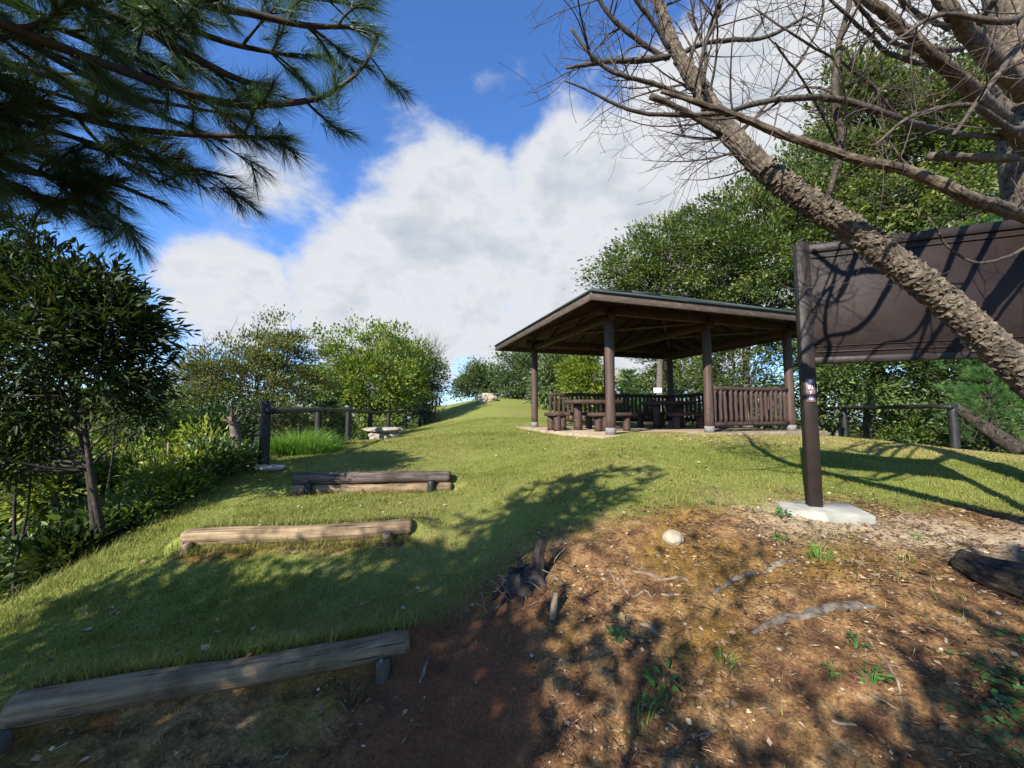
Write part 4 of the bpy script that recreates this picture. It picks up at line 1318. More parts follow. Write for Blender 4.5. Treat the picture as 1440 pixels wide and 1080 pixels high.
tree('maple_tree', 'feathery brownish green maple behind the fence end post', 'tree', (q.x - .2, q.y),
     [blob(350, 545, 62, 10.6), blob(300, 555, 48, 10.4), blob(405, 530, 48, 10.8), blob(370, 495, 42, 10.7), blob(295, 515, 34, 10.4), blob(425, 485, 22, 10.8), blob(265, 575, 40, 10.2)],
     M['leaf_maple'], M['dark_bark'], 300, 100, .095, .30, .45, .07, seed=8, stems=4, spread=.7, n_br=120, fork=.25, flat=.45, twig_top=90, tipup=.6)
q = P(515, 600, 18)
tree('round_shrub', 'dense bright green rounded tree behind the black fence', 'tree', (q.x - .3, q.y + .4),
     [blob(500, 530, 62, 18), blob(540, 525, 58, 18.3), blob(462, 555, 42, 17), blob(515, 570, 60, 17.4), blob(556, 558, 40, 18.3), blob(505, 498, 32, 18.2)],
     M['leaf_bright'], M['dark_bark'], 340, 95, .16, .40, .5, .12, seed=9, n_br=50, shell=.75)
q = P(585, 598, 23)
tree('shrub_tree', 'dark green shrub tree shading the lawn at the fence far end', 'tree', (q.x - .6, q.y),
     [blob(574, 528, 42, 23), blob(584, 565, 32, 22.6), blob(560, 510, 34, 23.4), blob(600, 530, 22, 23.4)],
     M['leaf_far'], M['dark_bark'], 190, 80, .18, .46, .5, .12, seed=10, n_br=40, shell=.6)
q = P(605, 590, 25)
tree('shrub_tree', 'brownish leafed shrub tree at the end of the left hedge', 'tree', (q.x - .5, q.y),
     [blob(605, 525, 22, 25), blob(610, 552, 16, 25), blob(598, 508, 16, 25)], M['leaf_maple'], M['dark_bark'], 80, 60, .16, .42, .5, .09, seed=11, n_br=30)
# leafless tree above the hedge
q = P(600, 560, 26)
bt = thing('bare_tree', (q.x, q.y, gz(q.x, q.y) - .05), 'leafless grey tree with upright twigs rising above the left hedge', 'tree')
r = np.random.default_rng(5)
top = P(600, 500, 26)
c = branch_curve((q.x, q.y, gz(q.x, q.y) - .05), top, 16, r, .02)
mb = MB(); mb.tube(c, np.linspace(.10, .04, 16), 8); mb.build('trunk', M['grey_bark'], bt, True)
mb = MB(); grow_twigs(mb, c[9:], np.linspace(.07, .04, 7), 22, 2.2, r, (0, 0, .75), 3, .035, .05, .9, 5, .25); mb.build('twigs', M['twig'], bt)['kind'] = 'stuff'

# out-of-view trees added to shade the lower slope, their shapes guessed
tree('broadleaf_tree', 'unseen broadleaf tree added left of the path to shade the lowest log', 'tree', (-4.6, -2.6),
     [((-5.7, -1.6, 3.0), (.9, .8, .8)), ((-4.5, -1.8, 3.1), (1.0, .85, .8)), ((-3.4, -1.95, 3.0), (.8, .75, .7))], M['leaf_tree'], M['grey_bark'], 190, 66, .13, .33, .45, .14, seed=201, n_br=50)
tree('broadleaf_tree', 'unseen broadleaf tree added behind the path to shade the ground cover', 'tree', (-.6, -3.6),
     [((-.25, -2.8, 3.7), (.75, .55, .55)), ((.5, -3.0, 3.6), (.6, .5, .5))], M['leaf_tree'], M['grey_bark'], 60, 66, .13, .30, .45, .12, seed=202, n_br=40)

tree('broadleaf_tree', 'unseen thinly leaved tree added behind the path to dapple the mound', 'tree', (-2.2, -3.4),
     [((-1.9, -2.3, 3.3), (1.15, .9, .6))], M['leaf_tree'], M['grey_bark'], 20, 46, .12, .20, .45, .08, seed=203, n_br=20, shell=.1)  # never in view, a sparse crown added for dappled shade on the mound

# low growth on the slope left of the lawn
def low(px, py, D, rp, mat, label, seed, leaf=.085, n=46, per=44, name='slope_shrub', cr=.16, fz=.8, width=.42, group=None, rich=None):
    c = P(px, py, D)
    g = gz(c.x, c.y)
    R_ = rp * D / FPX
    cz = max(c.z if D > 5.3 else min(c.z, g + R_ * 1.3), g + R_ * .5)
    return tree(name, label, 'shrub', (c.x, c.y), [((c.x, c.y, cz), (R_, R_, R_ * fz)), ((c.x + R_ * .4, c.y - R_ * .2, max(g + R_ * .4, cz - R_ * .5)), (R_ * .7, R_ * .7, R_ * .55))],
                mat, M['dark_bark'], int(n * 1.3), int(per * 1.25), leaf * 1.2, cr * 1.1, width, .02, seed=seed, stems=3, n_br=22, fork=.15, rich=(D < 6.5 if rich is None else rich), spread=.5, group=group)
low(290, 622, 6.4, 30, M['leaf_yellow'], 'small yellow green shrub just left of the bleached dead stump', 41, .085, 26, 34)
low(305, 665, 6.0, 38, M['leaf_mid'], 'dark low shrub under the yellow green shrub at the grass edge', 42, .085, 40, 40)
low(262, 665, 5.6, 34, M['leaf_yellow'], 'yellow leaved low plant at the edge of the lawn slope', 43, .08, 24, 30)
low(235, 690, 5.2, 40, M['leaf_bright'], 'bright green low shrub where the lawn slope meets the thicket', 44, .08, 40, 40)
low(190, 670, 6.0, 42, M['leaf_bright'], 'sunlit green thicket shrub right of the dark tree stem', 45, .085, 56, 44)
low(215, 615, 7.5, 50, M['leaf_mid'], 'green shrub in the hollow behind the sunlit thicket', 46, .085, 60, 44)
low(165, 600, 9.0, 60, M['leaf_far'], 'pale green bush on the valley slope behind the dark tree', 47, .09, 70, 50, cr=.26)
low(250, 590, 9.5, 46, M['leaf_far'], 'grey green bush below the feathery maple', 48, .09, 60, 46, cr=.24)
low(70, 670, 5.4, 50, M['leaf_bright'], 'sunlit fern like bush left of the dark tree stem', 49, .09, 60, 44)
low(25, 730, 4.6, 46, M['leaf_mid'], 'dark leafy bush in the shade at the slope foot', 50, .09, 50, 44)
low(175, 735, 4.75, 34, M['leaf_mid'], 'shaded green bush right beside the dark tree stem', 51, .085, 46, 44)
low(100, 785, 4.2, 36, M['leaf_dark'], 'deep shaded bush at the lower lawn edge beneath the tree', 52, .09, 50, 40)
low(425, 590, 11.5, 40, M['leaf_maple'], 'brown tinged low shrub between fence and maple', 54, .07, 50, 50, cr=.2)
low(390, 585, 8.6, 30, M['leaf_maple'], 'small brown green shrub right behind the thick end post', 55, .06, 40, 50, cr=.16)
low(60, 600, 12, 70, M['leaf_far'], 'hazy green bush far down the valley side', 56, .12, 60, 44, cr=.4, rich=False)
low(130, 640, 7.2, 55, M['leaf_bright'], 'lime green bush seen past the stem of the dark tree', 57, .085, 56, 44)
for k, (px, py, D, rp, mt, lb) in enumerate((
        (30, 640, 7.5, 60, 'leaf_bright', 'sunlit light green bush low on the valley slope by the frame of trees'),
        (110, 690, 6.0, 46, 'leaf_mid', 'mid green bush around the foot of the dark tree'),
        (0, 690, 6.2, 60, 'leaf_mid', 'broad bush left of the foot of the dark tree'),
        (210, 585, 11.5, 50, 'leaf_maple', 'olive bush further down the valley between stakes and maple'),
        (120, 590, 13.0, 60, 'leaf_far', 'distant grey green bush on the lower valley slope'),
        (10, 590, 15.0, 80, 'leaf_far', 'distant dark green tree top down in the valley'),
        (300, 600, 8.0, 36, 'leaf_mid', 'green bush between the bleached stump and the maple'),
        (150, 640, 8.2, 48, 'leaf_yellow', 'pale lime bush catching the sun on the slope'))):
    low(px, py, D, rp, M[mt], lb, 300 + k, .09 if D < 9 else .12, 56, 44, cr=.2 if D < 9 else .36)
young_pine('young_pine', 'young bright pine behind the second fence post', (P(462, 605, 12.0).x, 12.0), 1.7, .75, M['needle_bright'], 61, 260, 46, .15, .005)
young_pine('young_pine', 'short bushy pine in front of the round green tree', (P(484, 605, 13.5).x, 13.5), 1.3, .7, M['needle_bright'], 62, 200, 46, .15, .005)

# tall grass clump
def grass_clump(name, label, c, rad, h, n, seed, mat, w=.008, cat='grass clump', group=None):
    r = np.random.default_rng(seed)
    z = gz(c[0], c[1])
    T_ = np.array([c[0], c[1], z])
    a = r.random(n) * 6.283; q = np.sqrt(r.random(n)) * rad
    x, y = c[0] + np.cos(a) * q, c[1] + np.sin(a) * q
    pos = np.stack([x, y, height(x, y) - .01], -1)
    d = unit(np.stack([np.cos(a) * .5 * q / rad, np.sin(a) * .5 * q / rad, np.ones(n)], -1) + r.normal(0, .18, (n, 3)))
    L_ = h * (.5 + .6 * r.random(n)) * (1.15 - .5 * (q / rad) ** 2)
    b = unit(np.cross(d, r.normal(0, 1, (n, 3)))) * w * .5
    mid = pos + d * (L_ * .6)[:, None]
    out = np.stack([np.cos(a), np.sin(a), np.zeros(n)], -1)
    tip = mid + unit(d + out * .5 + np.array([0, 0, -.25])) * (L_ * .45)[:, None]
    V = np.stack([pos - b, pos + b, mid + b * .8, mid - b * .8, tip], 1).reshape(-1, 3)
    k = np.arange(n)[:, None, None] * 5
    F = (np.array([[0, 1, 2], [0, 2, 3], [3, 2, 4]])[None] + k).reshape(-1, 3)
    o = link_mesh(name, raw_mesh(name, V - T_, [F], False, np.repeat(np.clip(r.normal(.5, .2, n), 0, 1), 5)), mat)
    o.location = T_
    return tag(o, label, cat, group)
q = P(420, 636, 7.6); grass_clump('grass_clump', 'lush bright green grass tuft behind the first fence bay', (q.x, q.y), .75, .50, 2600, 1, M['tall_grass'], .009)
q = P(380, 636, 7.0); grass_clump('grass_clump', 'small green grass tuft directly behind the thick end post', (q.x + .1, q.y + .2), .35, .38, 900, 2, M['tall_grass'], .009)

for k, (px, py0, py1, D, dx) in enumerate(((60, 760, 560, 4.9, -20), (150, 770, 600, 5.1, 10), (30, 840, 640, 4.3, 14), (95, 820, 690, 4.4, -18), (215, 735, 640, 5.3, 8))):
    a_ = P(px, py0, D); z0 = gz(a_.x, a_.y) - .1
    rr_ = np.random.default_rng(400 + k)
    e_ = P(px + dx, py1, D)
    T_ = thing('bare_sapling', (a_.x, a_.y, z0), ['thin dark leafless sapling left of the dark tree stem', 'thin dark sapling right of the dark tree stem', 'crooked leafless sapling at the shaded slope foot', 'slanting bare sapling beside the shaded lawn edge', 'slim bare sapling next to the short black stump'][k], 'sapling')
    c_ = branch_curve((a_.x, a_.y, z0), e_, 12, rr_, .05)
    mb = MB(); mb.tube(c_, np.linspace(.022, .007, 12), 8); mb.build('trunk', M['dark_bark'], T_, True)
    mb = MB(); grow_twigs(mb, c_[4:], np.linspace(.016, .007, 8), 7, .5, rr_, (0, 0, .4), 2, .007, .05, .9, 3, .4); mb.build('twigs', M['dark_bark'], T_)['kind'] = 'stuff'

# bleached dead stumps
def snag(label, pts, rad, seed, prongs, ln, mat='dead_wood', cat='dead stump'):
    r = np.random.default_rng(seed)
    b = pts[0]
    T_ = thing('dead_stump', tuple(b), label, cat)
    c, rr = spline(pts, rad, .03)
    mb = MB(); mb.tube(c, rr, 18, True, .5, lambda s, a, R: .02 * (fbm(a * 2.5, s * 5, seed) - .5)); tk_ = mb.build('trunk', M['grey_bark'], T_, True)
    mb = MB(); grow_twigs(mb, c[-6:], rr[-6:], prongs, ln, r, (0, 0, .35), 2, .02, .3, 1.0, 2, .5); mb.build('broken_branches', M[mat], T_, True)
    return T_
q = P(334, 664, 6.25); z0 = gz(q.x, q.y) - .1
snag('bleached broken stump with splayed branch ends left of the fence', [Vector((q.x, q.y, z0)), P(334, 640, 6.25), P(332, 618, 6.25), P(328, 598, 6.25), P(326, 586, 6.25)], [.085, .08, .07, .055, .05], 3, 16, .17)
q = P(422, 615, 8.6); z0 = gz(q.x, q.y) - .1
snag('small pale dead stump poking out above the bright grass', [Vector((q.x + .1, q.y, z0)), P(418, 608, 8.6), P(416, 590, 8.6)], [.06, .055, .05], 4, 10, .2)
q = P(205, 730, 5.0); z0 = gz(q.x, q.y) - .15
snag('short black stump at the shaded edge of the lawn', [Vector((q.x, q.y, z0)), P(207, 715, 5.0), P(210, 690, 5.0)], [.07, .065, .05], 6, 4, .12, 'dark_bark')
for k, (px, py0, py1, D) in enumerate(((236, 672, 622, 5.9), (252, 660, 620, 6.2))):
    a = P(px, py0, D); b = P(px + 1, py1, D)
    z0 = min(a.z, gz(a.x, a.y) - .1)
    mb = MB(); mb.tube([(a.x, a.y, z0), a, b], [.018, .018, .016], 9)
    o = mb.build('garden_stake', M['dead_wood'], None, True); tag(o, ['taller thin pale wooden stake standing among the slope shrubs', 'shorter thin wooden stake nearer the bleached stump'][k], 'stake')

# ------------------------------------------------------------------ trees behind the pavilion and board
big = [
    ('tall broadleaf tree rising just above the pavilion roof edge', [(880, 385, 42), (925, 360, 50), (965, 335, 50), (905, 415, 45), (985, 390, 60)], 16.5, 22, 0.0),
    ('tall dense broadleaf tree behind the middle of the roof', [(1040, 300, 62), (1075, 350, 75), (1020, 360, 60), (1060, 420, 70), (1100, 270, 50)], 15.0, 23, -.05),
    ('tall shaded broadleaf tree behind the board post', [(1160, 290, 80), (1130, 380, 70), (1190, 220, 60), (1150, 460, 70)], 13.5, 24, -.02),
    ('high crowned broadleaf tree seen through the dead branches', [(1220, 170, 70), (1280, 220, 85), (1230, 290, 80), (1190, 120, 40)], 12.5, 25, .06),
    ('big broadleaf tree behind the upright dead trunk', [(1350, 170, 80), (1400, 260, 90), (1330, 300, 80), (1460, 160, 90), (1300, 120, 60)], 12.0, 26, .06),
    ('dark broadleaf tree standing deep in shade behind the board', [(1380, 400, 90), (1480, 350, 100), (1290, 420, 80), (1430, 480, 80)], 12.5, 27, -.12),
]
for (lab, bl, D, sd, vsft) in big:
    cx = sum(b[0] for b in bl) / len(bl)
    q = P(cx, 600, D)
    tree('broadleaf_tree', lab, 'tree', (q.x, q.y + .3), [blob(a, b, c_, D + .012 * (a - cx), 1.0) for (a, b, c_) in bl],
         M['leaf_tree'], M['grey_bark'], 300, 110, .155, .39, .48, .17, seed=sd, n_br=90, fork=.35, shell=.4, flat=.5, var_shift=vsft, group='trees behind the pavilion')
under = [
    ('lower dark tree filling the gap under the canopy right of the pavilion', [(1180, 545, 42), (1225, 520, 55), (1150, 510, 40)], 12.6, 71, 'leaf_mid', -.1),
    ('shaded bush tree behind the right end of the rail fence', [(1290, 560, 55), (1340, 530, 60), (1260, 500, 50)], 12.0, 72, 'leaf_mid', -.15),
    ('dark bush tree by the fallen grey trunk', [(1420, 560, 60), (1470, 500, 70), (1390, 600, 40)], 10.5, 73, 'leaf_mid', -.12),
    ('dark tree behind the railed end of the pavilion', [(1040, 500, 55), (1080, 560, 45), (1000, 520, 45)], 15.5, 74, 'leaf_tree', -.1),
    ('leafy dark tree past the back corner of the pavilion', [(960, 520, 48), (985, 560, 40), (940, 490, 40)], 18.0, 75, 'leaf_mid', 0),
    ('yellow green tree seen under the roof beside the far column', [(822, 530, 32), (812, 515, 22), (835, 550, 26)], 17.5, 76, 'leaf_yellow', -.15),
    ('green tree behind the left open end of the pavilion', [(785, 520, 30), (775, 545, 26), (800, 500, 28)], 22.0, 77, 'leaf_far', 0),
    ('dense green tree past the crest right of the pale boulder', [(730, 520, 30), (745, 540, 28), (715, 535, 24), (755, 505, 26)], 31.0, 78, 'leaf_far', -.05),
    ('round bush tree just behind the pale boulder', [(668, 535, 20), (680, 525, 18), (655, 545, 14), (690, 545, 16)], 33.0, 79, 'leaf_far', -.1),
]
for (lab, bl, D, sd, mt, vsft) in under:
    cx = sum(b[0] for b in bl) / len(bl)
    q = P(cx, 600, D)
    tree('broadleaf_tree', lab, 'tree', (q.x, q.y + .2), [blob(a, b, c_, D) for (a, b, c_) in bl],
         M[mt], M['grey_bark'], 150, 80, .14 if D < 20 else .23, .36 if D < 20 else .58, .48, .10, seed=sd, n_br=45, fork=.2, shell=.4, var_shift=vsft)
young_pine('young_pine', 'green pine between the table and back railing view', (P(885, 590, 19).x, 19.0), 2.6, 1.1, M['needle_bright'], 63, 300, 40, .2, .009)
young_pine('young_pine', 'bright pine top showing over the brown board', (P(1395, 560, 10.2).x, 10.2), 7.2, 1.3, M['needle_bright'], 64, 420, 40, .2, .007)
young_pine('young_pine', 'low pine right of the fallen grey trunk', (P(1432, 640, 8.2).x, 8.6), 1.9, .9, M['needle_bright'], 65, 240, 46, .17, .006)
lows = [(1215, 595, 13.2, 30), (1245, 600, 12.6, 26), (1280, 602, 12.0, 28), (1320, 606, 11.4, 26), (1165, 596, 14.6, 24), (1395, 618, 9.4, 26)]
labs = ['sunlit low bush behind the thin fence post', 'low bush with pale leaves under the rail fence', 'shaded low bush midway along the rail fence', 'low leafy bush near the thick right fence post', 'low bush at the edge of the pavilion slab', 'low bush around the fallen grey trunk']
for k, ((px, py, D, rp), lb) in enumerate(zip(lows, labs)):
    low(px, py, D, rp, M['leaf_mid' if k % 2 else 'leaf_bright'], lb, 90 + k, .085, 34, 40, cr=.2, rich=False)
for k, (px, D, rp, lb) in enumerate(((780, 24, 26, 'low hedge bush on the far lawn edge beside the open end'), (900, 21, 34, 'hedge bush behind the back railing middle'), (960, 20, 34, 'hedge bush behind the back railing end'), (1030, 17, 40, 'dark hedge bush behind the side railing'), (1090, 15.5, 40, 'dark hedge bush by the pavilion corner column'), (1380, 12, 60, 'dark thicket bush behind the right fence'), (1290, 13, 50, 'dark thicket bush in the trees behind the rail'), (720, 33, 18, 'low hedge bush on the crest'), (845, 22, 28, 'hedge bush beyond the plank table'))):
    low(px, 582, D, rp, M['leaf_mid'], lb, 110 + k, .12, 46, 44, cr=.32, rich=False)
for k, (px, py, D, rp, lb) in enumerate(((898, 548, 20.5, 30, 'green bush filling the view between the pavilion back columns'), (930, 535, 21.5, 32, 'taller green bush behind the white notice board'))):
    low(px, py, D, rp, M['leaf_bright'], lb, 130 + k, .14, 50, 50, cr=.36, rich=False)
# fallen grey trunk
a = P(1345, 572, 8.8); b = P(1440, 648, 7.9)
ft = thing('fallen_tree', (b.x, b.y, gz(b.x, b.y)), 'grey mossy fallen trunk slanting beside the right fence post', 'fallen trunk')
c, rr = spline([a, a.lerp(b, .5) + Vector((0, 0, .05)), Vector((b.x, b.y, gz(b.x, b.y) + .05))], [.11, .13, .16], .04)
mb = MB(); mb.tube(c, rr, 24, True, .5, bark_disp(.06, .015, .12, 33)); mb.build('trunk', M['dark_plate'], ft, True)
mb = MB(); grow_twigs(mb, c, rr, 14, .5, np.random.default_rng(2), (0, 0, .1), 2, .012, .05, 1, 3, .5); mb.build('broken_branches', M['dark_bark'], ft, True)

# ------------------------------------------------------------------ foreground: dark log, stump, roots, weeds, litter
a = P(1345, 795, 2.5); b = P(1480, 860, 2.2)
fl = thing('fallen_log', (b.x, b.y, gz(b.x, b.y)), 'short dark rotting log lying on the earth beside the sandy track', 'log')
za, zb_ = gz(a.x, a.y) + .075, gz(b.x + .2, b.y) + .06
c, rr = spline([Vector((a.x, a.y, za)), Vector(((a.x + b.x) / 2, (a.y + b.y) / 2, (za + zb_) / 2 - .01)), Vector((b.x + .2, b.y - .05, zb_))], [.062, .095, .11], .02)
mb = MB(); mb.tube(c, rr, 72, True, .5, bark_disp(.034, .014, .09, 51)); mb.build('log', M['dark_plate'], fl, True)

def rotten_stump():
    q = P(742, 800, 2.85)
    x0, y0 = q.x, q.y
    g = gz(x0, y0)
    T_ = thing('rotten_stump', (x0, y0, g - .03), 'black rotten tree stump with one upright splinter on the earth mound', 'stump')
    r = np.random.default_rng(8)
    # broken shell of the old trunk: ring of uneven height
    n, m = 64, 14
    V = []
    for j in range(m):
        t = j / (m - 1)
        for i in range(n):
            a = 6.28318 * i / n
            h = .01 + .06 * fbm(np.array(math.cos(a) * 2 + 3), np.array(math.sin(a) * 2 + 1), 3) + .05 * math.exp(-((a - .6) / .5) ** 2)
            h += .02 * fbm(np.array(a * 9.), np.array(0.3), 9)
            rr_ = .135 * (1.35 - .45 * t) + .05 * (float(fbm(np.array(a * 3.0), np.array(t * 2.0), 5)) - .5) + .02 * math.sin(a * 7 + 2 * t)
            V.append((x0 + math.cos(a) * rr_, y0 + math.sin(a) * rr_ * .8, g - .06 + (h + .06) * t))
    for i in range(n):
        a = 6.28318 * i / n
        V.append((x0 + math.cos(a) * .09, y0 + math.sin(a) * .07, g + .02 + .03 * r.random()))
    V.append((x0, y0, g + .0))
    Q = [[j * n + i, j * n + (i + 1) % n, (j + 1) * n + (i + 1) % n, (j + 1) * n + i] for j in range(m) for i in range(n)]
    T = [[m * n + i, m * n + (i + 1) % n, (m + 1) * n] for i in range(n)]
    mb = MB(); mb.add(V, Q, T); mb.build('shell', M['char_wood'], T_, True)
    # upright splinter
    mb = MB()
    s0 = Vector((x0 + .075, y0 - .03, g - .05))
    mb.tube([s0, s0 + Vector((.0, 0, .13)), s0 + Vector((.01, 0, .24)), s0 + Vector((.028, 0, .31)), s0 + Vector((.03, .0, .345))], [.052, .042, .036, .028, .012], 20, True, .5,
            lambda s, a, R: .016 * (fbm(a * 2.6, s * 7, 3) - .5) + .006 * np.sin(a * 5))
    mb.build('splinter', M['char_wood'], T_, True)
    for k in range(6):
        a = r.random() * 6.28; L_ = .12 + .16 * r.random()
        p0 = np.array([x0 + math.cos(a) * .13, y0 + math.sin(a) * .1, g + .05])
        e = np.array([x0 + math.cos(a) * (.13 + L_), y0 + math.sin(a) * (.1 + L_), 0]); e[2] = gz(e[0], e[1]) - .01
        p0[2] = gz(p0[0], p0[1]) + .02; mid = (p0 + e) / 2; mid[2] = gz(mid[0], mid[1]) + .006
        c, rr = spline([p0, mid, e], [.018, .011, .004], .02)
        mb = MB(); mb.tube(c, rr, 8); mb.build('root', M['char_wood'], T_, True)
    for k in range(26):
        a = r.random() * 6.28; q_ = .1 + .25 * r.random()
        x, y = x0 + math.cos(a) * q_, y0 + math.sin(a) * q_ * .8
        p0 = np.array([x, y, gz(x, y) + .01]); e = p0 + np.array([r.normal(0, .08), r.normal(0, .08), .03 + .1 * r.random()])
        mb = MB(); mb.tube(branch_curve(p0, e, 5, r, .1), np.linspace(.004, .002, 5), 5); mb.build('dry_stem', M['dead_wood'], T_)
    return T_
rotten_stump()
q = P(776, 850, 2.5)
mb = MB(); g = gz(q.x, q.y); rz = np.linspace(-.06, .145, 7)
mb.tube([(q.x + .004 * k, q.y, g + z) for k, z in enumerate(rz)], [.024, .024, .023, .022, .022, .020, .016], 12)
o = mb.build('broken_stub', M['dead_wood'], None, True); tag(o, 'pale broken wooden stub standing below the black stump', 'stub')

def ground_path(pts, rad, lift=.6, step=.02):
    out = []
    c, rr = spline([Vector((x, y, 0)) for x, y in pts], rad, step)
    z = height(c[:, 0], c[:, 1])
    c[:, 2] = z + rr * (lift)
    return c, rr
def at_ground(px, py):
    """first hit of the view ray with the terrain"""
    d = pix_dir(px, py)
    prev = None
    for t in np.arange(.8, 12, .02):
        x, y, z = d.x * t, d.y * t, CAM_Z + d.z * t
        if z < gz(x, y): return (x, y)
    return (d.x * 5, d.y * 5)
roots = [
    ('thick pale grey root arching out of the orange earth', [(1060, 892), (1100, 876), (1150, 862), (1200, 854), (1232, 858)], [.022, .034, .042, .036, .014], 'grey_bark', .35),
    ('knotted grey brown root in the middle of the earth mound', [(1004, 838), (1030, 818), (1055, 806), (1090, 798), (1120, 790)], [.012, .022, .024, .024, .014], 'grey_bark', .4),
    ('pale bent root stick right of the black stump', [(890, 806), (915, 812), (940, 818), (968, 820)], [.010, .015, .014, .008], 'dead_wood', .6),
    ('thin curved root trailing from the stump across dark earth', [(852, 802), (872, 822), (890, 840), (908, 833), (918, 845)], [.007, .008, .008, .007, .003], 'dead_wood', .6),
    ('short pale stub of root in the mound', [(900, 880), (915, 886), (927, 895)], [.012, .016, .011], 'dead_wood', .6),
    ('pale stick lying flat below the cobble', [(930, 840), (945, 841), (962, 842)], [.009, .010, .006], 'dead_wood', .8),
    ('long thin brown twig curving on the earth near the ground cover', [(1222, 900), (1240, 930), (1262, 965), (1270, 1000)], [.006, .007, .007, .003], 'dead_wood', .9),
    ('straight pale twig in front of the ground cover', [(1222, 978), (1245, 990), (1265, 1004)], [.004, .005, .003], 'dead_wood', .9),
    ('short broken pale stick at the mound foot', [(1170, 1018), (1190, 1024), (1205, 1026)], [.007, .008, .005], 'dead_wood', .9),
    ('pale forked stick low on the mound', [(985, 1046), (1000, 1036), (1016, 1024)], [.008, .009, .004], 'dead_wood', .9),
    ('bark strip lying on the red earth by the log end', [(590, 962), (598, 942), (603, 922)], [.008, .012, .006], 'dead_wood', .7),
    ('thin bent stem on the ground below the long log', [(450, 1000), (455, 1025), (470, 1035)], [.003, .004, .002], 'dead_wood', 1.0),
    ('thin dark twig between cobble and footing', [(1040, 774), (1068, 778), (1080, 800)], [.005, .006, .003], 'char_wood', .9),
    ('long dry twig crossing the mound from the stub', [(790, 826), (812, 838), (830, 848)], [.004, .005, .003], 'dead_wood', .9),
    ('pale bark sliver on the red earth near the frame bottom', [(385, 1072), (398, 1066), (408, 1058)], [.006, .01, .004], 'dead_wood', .9),
]
for k, (lab, pts, rad, mt, lift) in enumerate(roots):
    c, rr = ground_path([at_ground(*p) for p in pts], np.array(rad) * .72, lift * .45 if k > 1 else -.3)
    mb = MB(); mb.tube(c, rr, 20, True, .5, lambda s, a, R: R * 1.0 * (fbm(np.cos(a) * 1.6 + 7, np.sin(a) * 1.6 + s * 22, k, 5) - .5) + R * .5 * (fbm(s * 9, s * 0, k + 3) - .5))
    nm = 'root' if k < 5 else 'twig'
    o = mb.build(nm, M[mt], None, True); tag(o, lab, nm)

# small weeds on the earth
def weed(px, py, size, n, lab, seed, mat='weed', kind='leaf', wd=.55):
    r = np.random.default_rng(seed)
    x, y = at_ground(px, py); z = gz(x, y)
    if kind == 'grass':
        return grass_clump('grass_tuft', lab, (x, y), size * .45, size, n, seed, M[mat], .004, 'grass tuft')
    a = r.random(n) * 6.283
    q = size * .45 * np.sqrt(r.random(n))
    pos = np.stack([np.cos(a) * q, np.sin(a) * q, .01 + .05 * r.random(n)], -1)
    ax = np.stack([np.cos(a), np.sin(a), .35 + .3 * r.random(n)], -1) + r.normal(0, .3, (n, 3))
    V, F, va = leaves(pos, ax, .045 * (.7 + .7 * r.random(n)) * size / .15, wd, None, .1, True, None, r, .2)
    T_ = thing('weed', (x, y, z), lab, 'weed')
    link_mesh('foliage', raw_mesh('foliage', V, [F], False, va), M[mat], T_)
    mb = MB()
    for k in range(0, n, 3): mb.tube([(0, 0, -.02), tuple(pos[k] * .6), tuple(pos[k])], [.0025, .002, .0015], 4, False)
    me = mb.mesh('stems'); link_mesh('stems', me, M['weed'], T_)['kind'] = 'stuff'
weed(870, 912, .10, 22, 'small dark green seedling in the middle of the mound', 1)
weed(935, 972, .17, 22, 'larger green seedling with long leaves on the mound', 2, wd=.4)
weed(922, 1002, .10, 12, 'drooping green seedling just below the larger one', 3, wd=.4)
weed(1152, 784, .13, 60, 'bright grass tuft near the sign footing', 4, 'tall_grass', 'grass')
weed(1018, 936, .09, 40, 'small grass tuft in the orange earth', 5, 'tall_grass', 'grass')
weed(895, 1020, .16, 26, 'straggling pale grass tuft low on the mound', 6, 'tall_grass', 'grass')
weed(1100, 730, .10, 40, 'low clover patch at the corner of the pale footing', 7)
weed(1098, 763, .09, 26, 'little green rosette left of the grass tuft', 8)
weed(998, 710, .08, 22, 'dark little rosette at the lawn edge', 9)
weed(1288, 757, .07, 36, 'tiny grass tuft on the sandy track', 10, 'tall_grass', 'grass')
weed(1168, 955, .08, 16, 'tiny seedling beside the thin brown twig', 11)
weed(1205, 915, .07, 16, 'tiny green sprout above the ground cover', 12)
weed(1228, 965, .10, 20, 'leafy sprout at the edge of the ground cover', 13)
weed(495, 985, .14, 60, 'dry tan grass tuft on the red earth by the log stake', 14, 'litter', 'grass')
weed(1275, 790, .09, 50, 'mossy grass tuft in front of the dark log', 15, 'grass_blade', 'grass')

def scatter(n, xr, yr, keep, r, power=1.0):
    x = xr[0] + (xr[1] - xr[0]) * r.random(n)
    y = yr[0] + (yr[1] - yr[0]) * r.random(n) ** power
    p = keep(x, y)
    k = r.random(n) < p
    return x[k], y[k]

